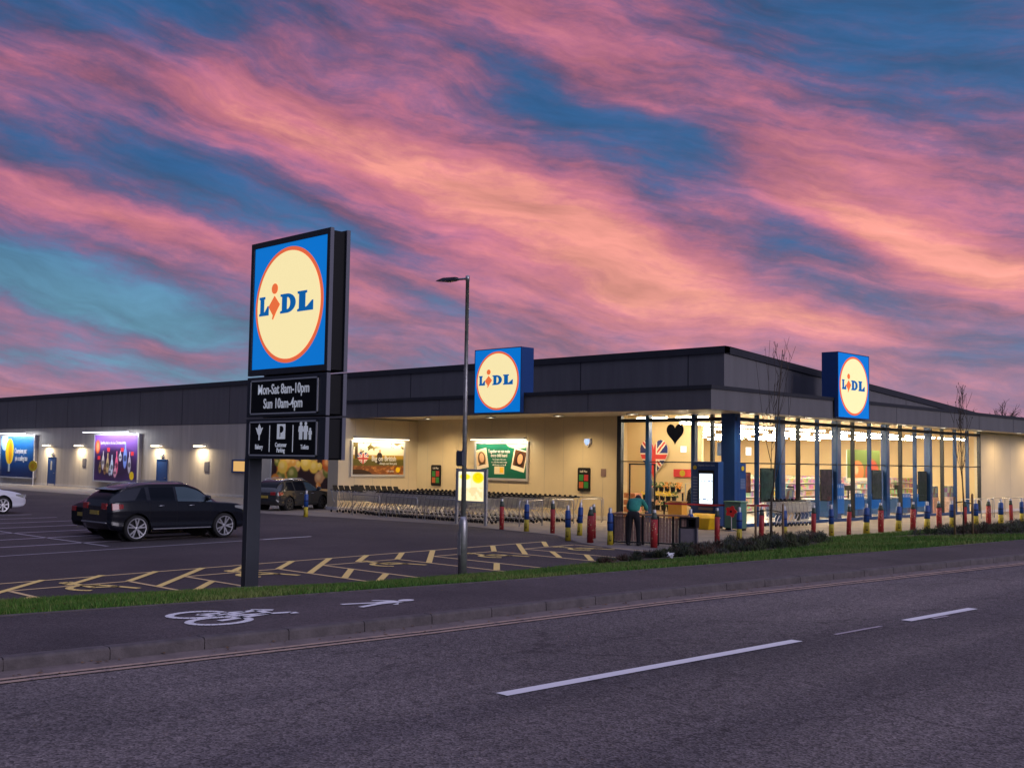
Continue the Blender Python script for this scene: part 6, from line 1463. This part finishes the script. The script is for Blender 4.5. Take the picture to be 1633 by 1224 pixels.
bm_ = bmesh.new(); bmesh.ops.create_uvsphere(bm_, u_segments=20, v_segments=14, radius=1.)
for v in bm_.verts:
    x, y, z = v.co; v.co = Vector((x*.078, y*.098, z*.118*(1-.12*max(0, -z)*abs(y))))
me = bpy.data.meshes.new('head'); bm_.to_mesh(me); bm_.free(); me.transform(Matrix.Translation(hd) @ Matrix.Rotation(R(-52), 4, 'X')); me.materials.append(M['skin']); me.polygons.foreach_set('use_smooth', [True]*len(me.polygons)); o = bpy.data.objects.new('head', me); COL.objects.link(o); o.parent = body
HM = Matrix.Translation(hd) @ Matrix.Rotation(R(-52), 4, 'X')
q = MB(); q.tube([(0, .09, .0), (0, .125, -.025)], [.012, .016], 6); q.tube([(-.025, .088, -.06), (.025, .088, -.06)], .006, 5)
for s in (-1, 1): q.tube([(s*.03, .088, .012), (s*.03, .094, .012)], .009, 8); q.tube([(s*.076, -.01, -.02), (s*.088, -.02, .02)], .014, 6)
q.xf(HM); q.build('face_features', M['skin'], body, True)
bm_ = bmesh.new(); bmesh.ops.create_uvsphere(bm_, u_segments=20, v_segments=14, radius=1.)
for v in bm_.verts:
    x, y, z = v.co; v.co = Vector((x*.09, y*.112-.022, z*.125+.016)); 
bmesh.ops.delete(bm_, geom=[v for v in bm_.verts if v.co.y > .045 and v.co.z < .07], context='VERTS')
me = bpy.data.meshes.new('hair'); bm_.to_mesh(me); bm_.free(); me.transform(HM); me.materials.append(M['hair']); me.polygons.foreach_set('use_smooth', [True]*len(me.polygons)); o = bpy.data.objects.new('hair', me); COL.objects.link(o); o.parent = pe
for s in (-1, 1):
    q = MB(); hand(q, (s*.245, .53, .995), (-.1*s, 1, -.25), (1, 0, 0), (0, .2, -1)); q.build('hand', M['skin'], body, True)
    q = MB(); q.tube([(s*.14-.0, -.08, .045), (s*.145, .02, .05), (s*.155, .13, .035), (s*.16, .17, .03)], [.042, .048, .042, .025], 10); q.build('shoe', M['shoe'], pe, True)
# shopper just inside the door
ps = thing('person', 'grey-haired person in a red scarf and dark coat standing just inside the sliding door', 'person', (-29.45, 39.15, .012), R(150))
b2_ = skin_body('body', [(0, 0, .95, (.15, .11)), (0, 0, 1.15, (.15, .11)), (0, 0, 1.38, (.17, .11)), (0, .01, 1.50, .06), (0, .02, 1.56, .058), (-.19, 0, 1.40, .055), (-.24, 0, 1.12, .045), (-.22, .12, .92, .036), (.19, 0, 1.40, .055), (.24, 0, 1.12, .045), (.22, .12, .92, .036), (-.09, 0, .85, .09), (-.10, .01, .48, .06), (-.10, -.01, .09, .045), (.09, 0, .85, .09), (.10, .01, .48, .06), (.10, -.01, .09, .045)],
    [(0, 1), (1, 2), (2, 3), (3, 4), (2, 5), (5, 6), (6, 7), (2, 8), (8, 9), (9, 10), (0, 11), (11, 12), (12, 13), (0, 14), (14, 15), (15, 16)], M['skin'], ps)
skin_body('coat', [(0, 0, .80, (.20, .16)), (0, 0, 1.10, (.18, .14)), (0, 0, 1.38, (.20, .14)), (0, .0, 1.47, .08), (-.20, 0, 1.39, .075), (-.255, 0, 1.12, .062), (-.23, .10, .96, .05), (.20, 0, 1.39, .075), (.255, 0, 1.12, .062), (.23, .10, .96, .05)], [(0, 1), (1, 2), (2, 3), (2, 4), (4, 5), (5, 6), (2, 7), (7, 8), (8, 9)], M['grey_cloth'], ps)
skin_body('trousers', [(0, 0, .90, (.15, .12)), (-.09, 0, .80, .10), (-.10, .01, .48, .072), (-.10, -.01, .08, .058), (.09, 0, .80, .10), (.10, .01, .48, .072), (.10, -.01, .08, .058)], [(0, 1), (1, 2), (2, 3), (0, 4), (4, 5), (5, 6)], M['trouser'], ps)
HM = Matrix.Translation((0, .03, 1.66))
for nm, sc_, off_, m_, par, cut in (('head', (.078, .098, .118), (0, 0, 0), M['skin'], b2_, False), ('hair', (.088, .108, .118), (0, -.02, .02), M['grey_hair'], ps, True)):
    bm_ = bmesh.new(); bmesh.ops.create_uvsphere(bm_, u_segments=18, v_segments=12, radius=1.)
    for v in bm_.verts: v.co = Vector((v.co.x*sc_[0]+off_[0], v.co.y*sc_[1]+off_[1], v.co.z*sc_[2]+off_[2]))
    if cut: bmesh.ops.delete(bm_, geom=[v for v in bm_.verts if v.co.y > .03 and v.co.z < .07], context='VERTS')
    me = bpy.data.meshes.new(nm); bm_.to_mesh(me); bm_.free(); me.transform(HM); me.materials.append(m_); me.polygons.foreach_set('use_smooth', [True]*len(me.polygons)); o = bpy.data.objects.new(nm, me); COL.objects.link(o); o.parent = par
q = MB(); q.tube([(0, .09, .0), (0, .125, -.025)], [.012, .016], 6); q.tube([(-.025, .088, -.06), (.025, .088, -.06)], .006, 5)
for s in (-1, 1): q.tube([(s*.03, .088, .012), (s*.03, .094, .012)], .009, 8); q.tube([(s*.076, -.01, -.02), (s*.088, -.02, .02)], .014, 6)
q.xf(HM); q.build('face_features', M['skin'], b2_, True)
q = MB(); q.lathe((0, .01, 1.44), [(.095, 0), (.10, .05), (.08, .09)], 14); q.build('scarf', M['red'], ps, True)
for s in (-1, 1):
    q = MB(); hand(q, (s*.225, .13, .91), (0, .45, -.9), (1, 0, 0), (0, 1, -.3)); q.build('hand', M['skin'], b2_, True)
    q = MB(); q.tube([(s*.10, -.07, .045), (s*.10, .02, .05), (s*.11, .13, .035), (s*.11, .17, .03)], [.042, .048, .042, .025], 10); q.build('shoe', M['shoe'], ps, True)

# ------------------------------------------------------------------ trees
def young_tree(name, label, x, y, h, seed, n1, bulk, stakes, fork=.42, lean=0.):
    rng = random.Random(seed); t = thing(name, label, 'tree', (x, y, zt(x, y)))
    q = MB(); q.tube([(0, 0, -.05), (.02, .0, h*.25), (.0+lean*.3, .02, h*fork), (lean, .0, h*.75), (lean*1.4, .02, h)], [bulk*1.1, bulk, bulk*.8, bulk*.45, .012], 8); q.build('trunk', M['bark'], t, True)
    q = MB()
    for k in range(n1):
        f = fork*.8+(.95-fork*.8)*(k+rng.random())/n1; z0 = h*f; a = rng.uniform(0, 6.28); L = h*(1-f)*rng.uniform(.6, 1.0)+.35; sp = rng.uniform(.12, .34)
        p = Vector((lean*max(0, (f-.4)/.6), 0, z0)); d = Vector((math.cos(a)*sp, math.sin(a)*sp, 1)).normalized(); pts = [p.copy()]; r0 = bulk*.36*(1-f*.5); rs = [r0]
        for s_ in range(5): d = (d+Vector((math.cos(a)*.10*(1 if s_ == 0 else -.3), math.sin(a)*.10*(1 if s_ == 0 else -.3), .12))+Vector((rng.gauss(0, .05), rng.gauss(0, .05), 0))).normalized(); p = p+d*L/5; pts.append(p.copy()); rs.append(max(.004, r0*(1-(s_+1)/5.3)))
        q.tube(pts, [v*1.25 for v in rs], 5)
        for m_ in range(rng.randint(2, 4)):
            i = rng.randint(1, 4); pp = pts[i]; aa = rng.uniform(0, 6.28); dd = Vector((math.cos(aa)*.4, math.sin(aa)*.4, 1)).normalized(); l2 = L*rng.uniform(.15, .35); q.tube([pp, pp+dd*l2*.5, pp+dd*l2+Vector((0, 0, l2*.1))], [.007, .006, .004], 4)
            if rng.random() < .5: c = pp+dd*l2; q.tube([c, c+Vector((.01, 0, .05))], [.014, .004], 5)
    q.build('crown', M['bark'], t, True)
    for i, (sx, sy, sh_) in enumerate(stakes):
        tag_ = MB(); tag_.lathe((x+sx, y+sy, zt(x+sx, y+sy)-.02), [(.035, 0), (.035, sh_), (.02, sh_+.03)], 10); so2 = tag_.build('tree_stake', M['stake'], None, True); tag(so2, label.split(' standing')[0].replace('bare ', '')+(' stake, left wooden post' if i == 0 else ' stake, right wooden post'), 'tree stake')
        so2['label'] = ('left' if i == 0 else 'right')+' wooden stake supporting the '+('taller bare tree before the windows' if 'taller' in label else 'smaller bare tree near the right edge')
    q = MB(); q.tube([(stakes[0][0], stakes[0][1], 1.02), (0, 0, 1.06), (stakes[1][0], stakes[1][1], 1.0)], .018, 6); q.build('tie', M['rubber'], t)
young_tree('young_tree', 'taller bare young tree tied between stakes in the shrub bed before the windows', -17.75, 29.6, 5.9, 4, 10, .034, ((-.33, -.33, 1.25), (.28, .22, 1.22)), .30, .28)
young_tree('young_tree', 'smaller bare young tree tied between two stakes near the right edge', -13.95, 34.55, 4.35, 9, 13, .024, ((-.20, -.15, 1.22), (.22, .18, 1.28)), .40, -.05)
def far_tree(x, y, h, seed, label):
    rng = random.Random(seed); t = thing('distant_tree', label, 'tree', (x, y, 0), group='bare trees beyond the shop roof'); q = MB(); q.tube([(0, 0, 0), (0, 0, h*.35), (.2, 0, h*.6)], [.22, .17, .10], 6); q.build('trunk', M['bark'], t)
    q = MB()
    def br(p, d, L, r, dep):
        e = p+d*L; q.tube([p, p+d*L*.5+Vector((rng.gauss(0, .08), 0, rng.gauss(0, .05))), e], [r, r*.8, r*.6], 4, False)
        if dep == 0: return
        for _ in range(4): br(p+d*L*rng.uniform(.4, 1), (d+Vector((rng.gauss(0, .55), rng.gauss(0, .55), rng.gauss(.15, .3)))).normalized(), L*rng.uniform(.5, .75), max(.02, r*.6), dep-1)
    for k in range(5): a = k*1.26+rng.random(); br(Vector((0, 0, h*rng.uniform(.3, .5))), Vector((math.cos(a)*.6, math.sin(a)*.6, 1)).normalized(), h*.26, .09, 3)
    q.build('crown', M['bark'], t)
for i, (x, y, h) in enumerate(((-54, 128, 9.6), (-50, 132, 12.2), (-46, 130, 9.5), (-43, 133, 11.6), (-38, 130, 10.0))):
    far_tree(x, y, h, 20+i, 'bare winter tree behind the shop roof at the right, %s from the left' % ORD[i])

# ------------------------------------------------------------------ small wear on the road
rng = np.random.default_rng(77); q = MB()
for k in range(700):
    y = rng.uniform(-2, 45); side = rng.random()
    if side < .5: x = kb(y)+abs(rng.normal(0, .18))+.02; z = .703
    elif side < .7: x = fi(y)+abs(rng.normal(0, .25)); z = .806
    else: x = rng.uniform(ve(y)+.3, fi(y)); z = zt(x, y)+.055
    if side < .7 and z > .75 and x > kb(y)-.15: continue
    a = rng.uniform(0, 6.28); L_ = rng.uniform(.012, .035); w_ = L_*.5; ca, sa = math.cos(a), math.sin(a)
    q.face([(x-ca*L_, y-sa*L_, z), (x+sa*w_, y-ca*w_, z+.006), (x+ca*L_, y+sa*L_, z+.002), (x-sa*w_, y+ca*w_, z+.008)])
tag(q.build('fallen_leaves', mat('dead_leaf', (.16, .085, .035), .8, var=.5, vscale=3), None, fix=False), 'scattered brown dead leaves along the gutter and the verge', 'leaves', kind='stuff')
def patch_(name, pts, z, m): b = MB(); b.face([(x, y, z) for x, y in pts]); tag(b.build(name, m, fix=False), kind='structure')
PM = asphalt('repair_asphalt', (.092, .080, .082), 70, .4, .5)
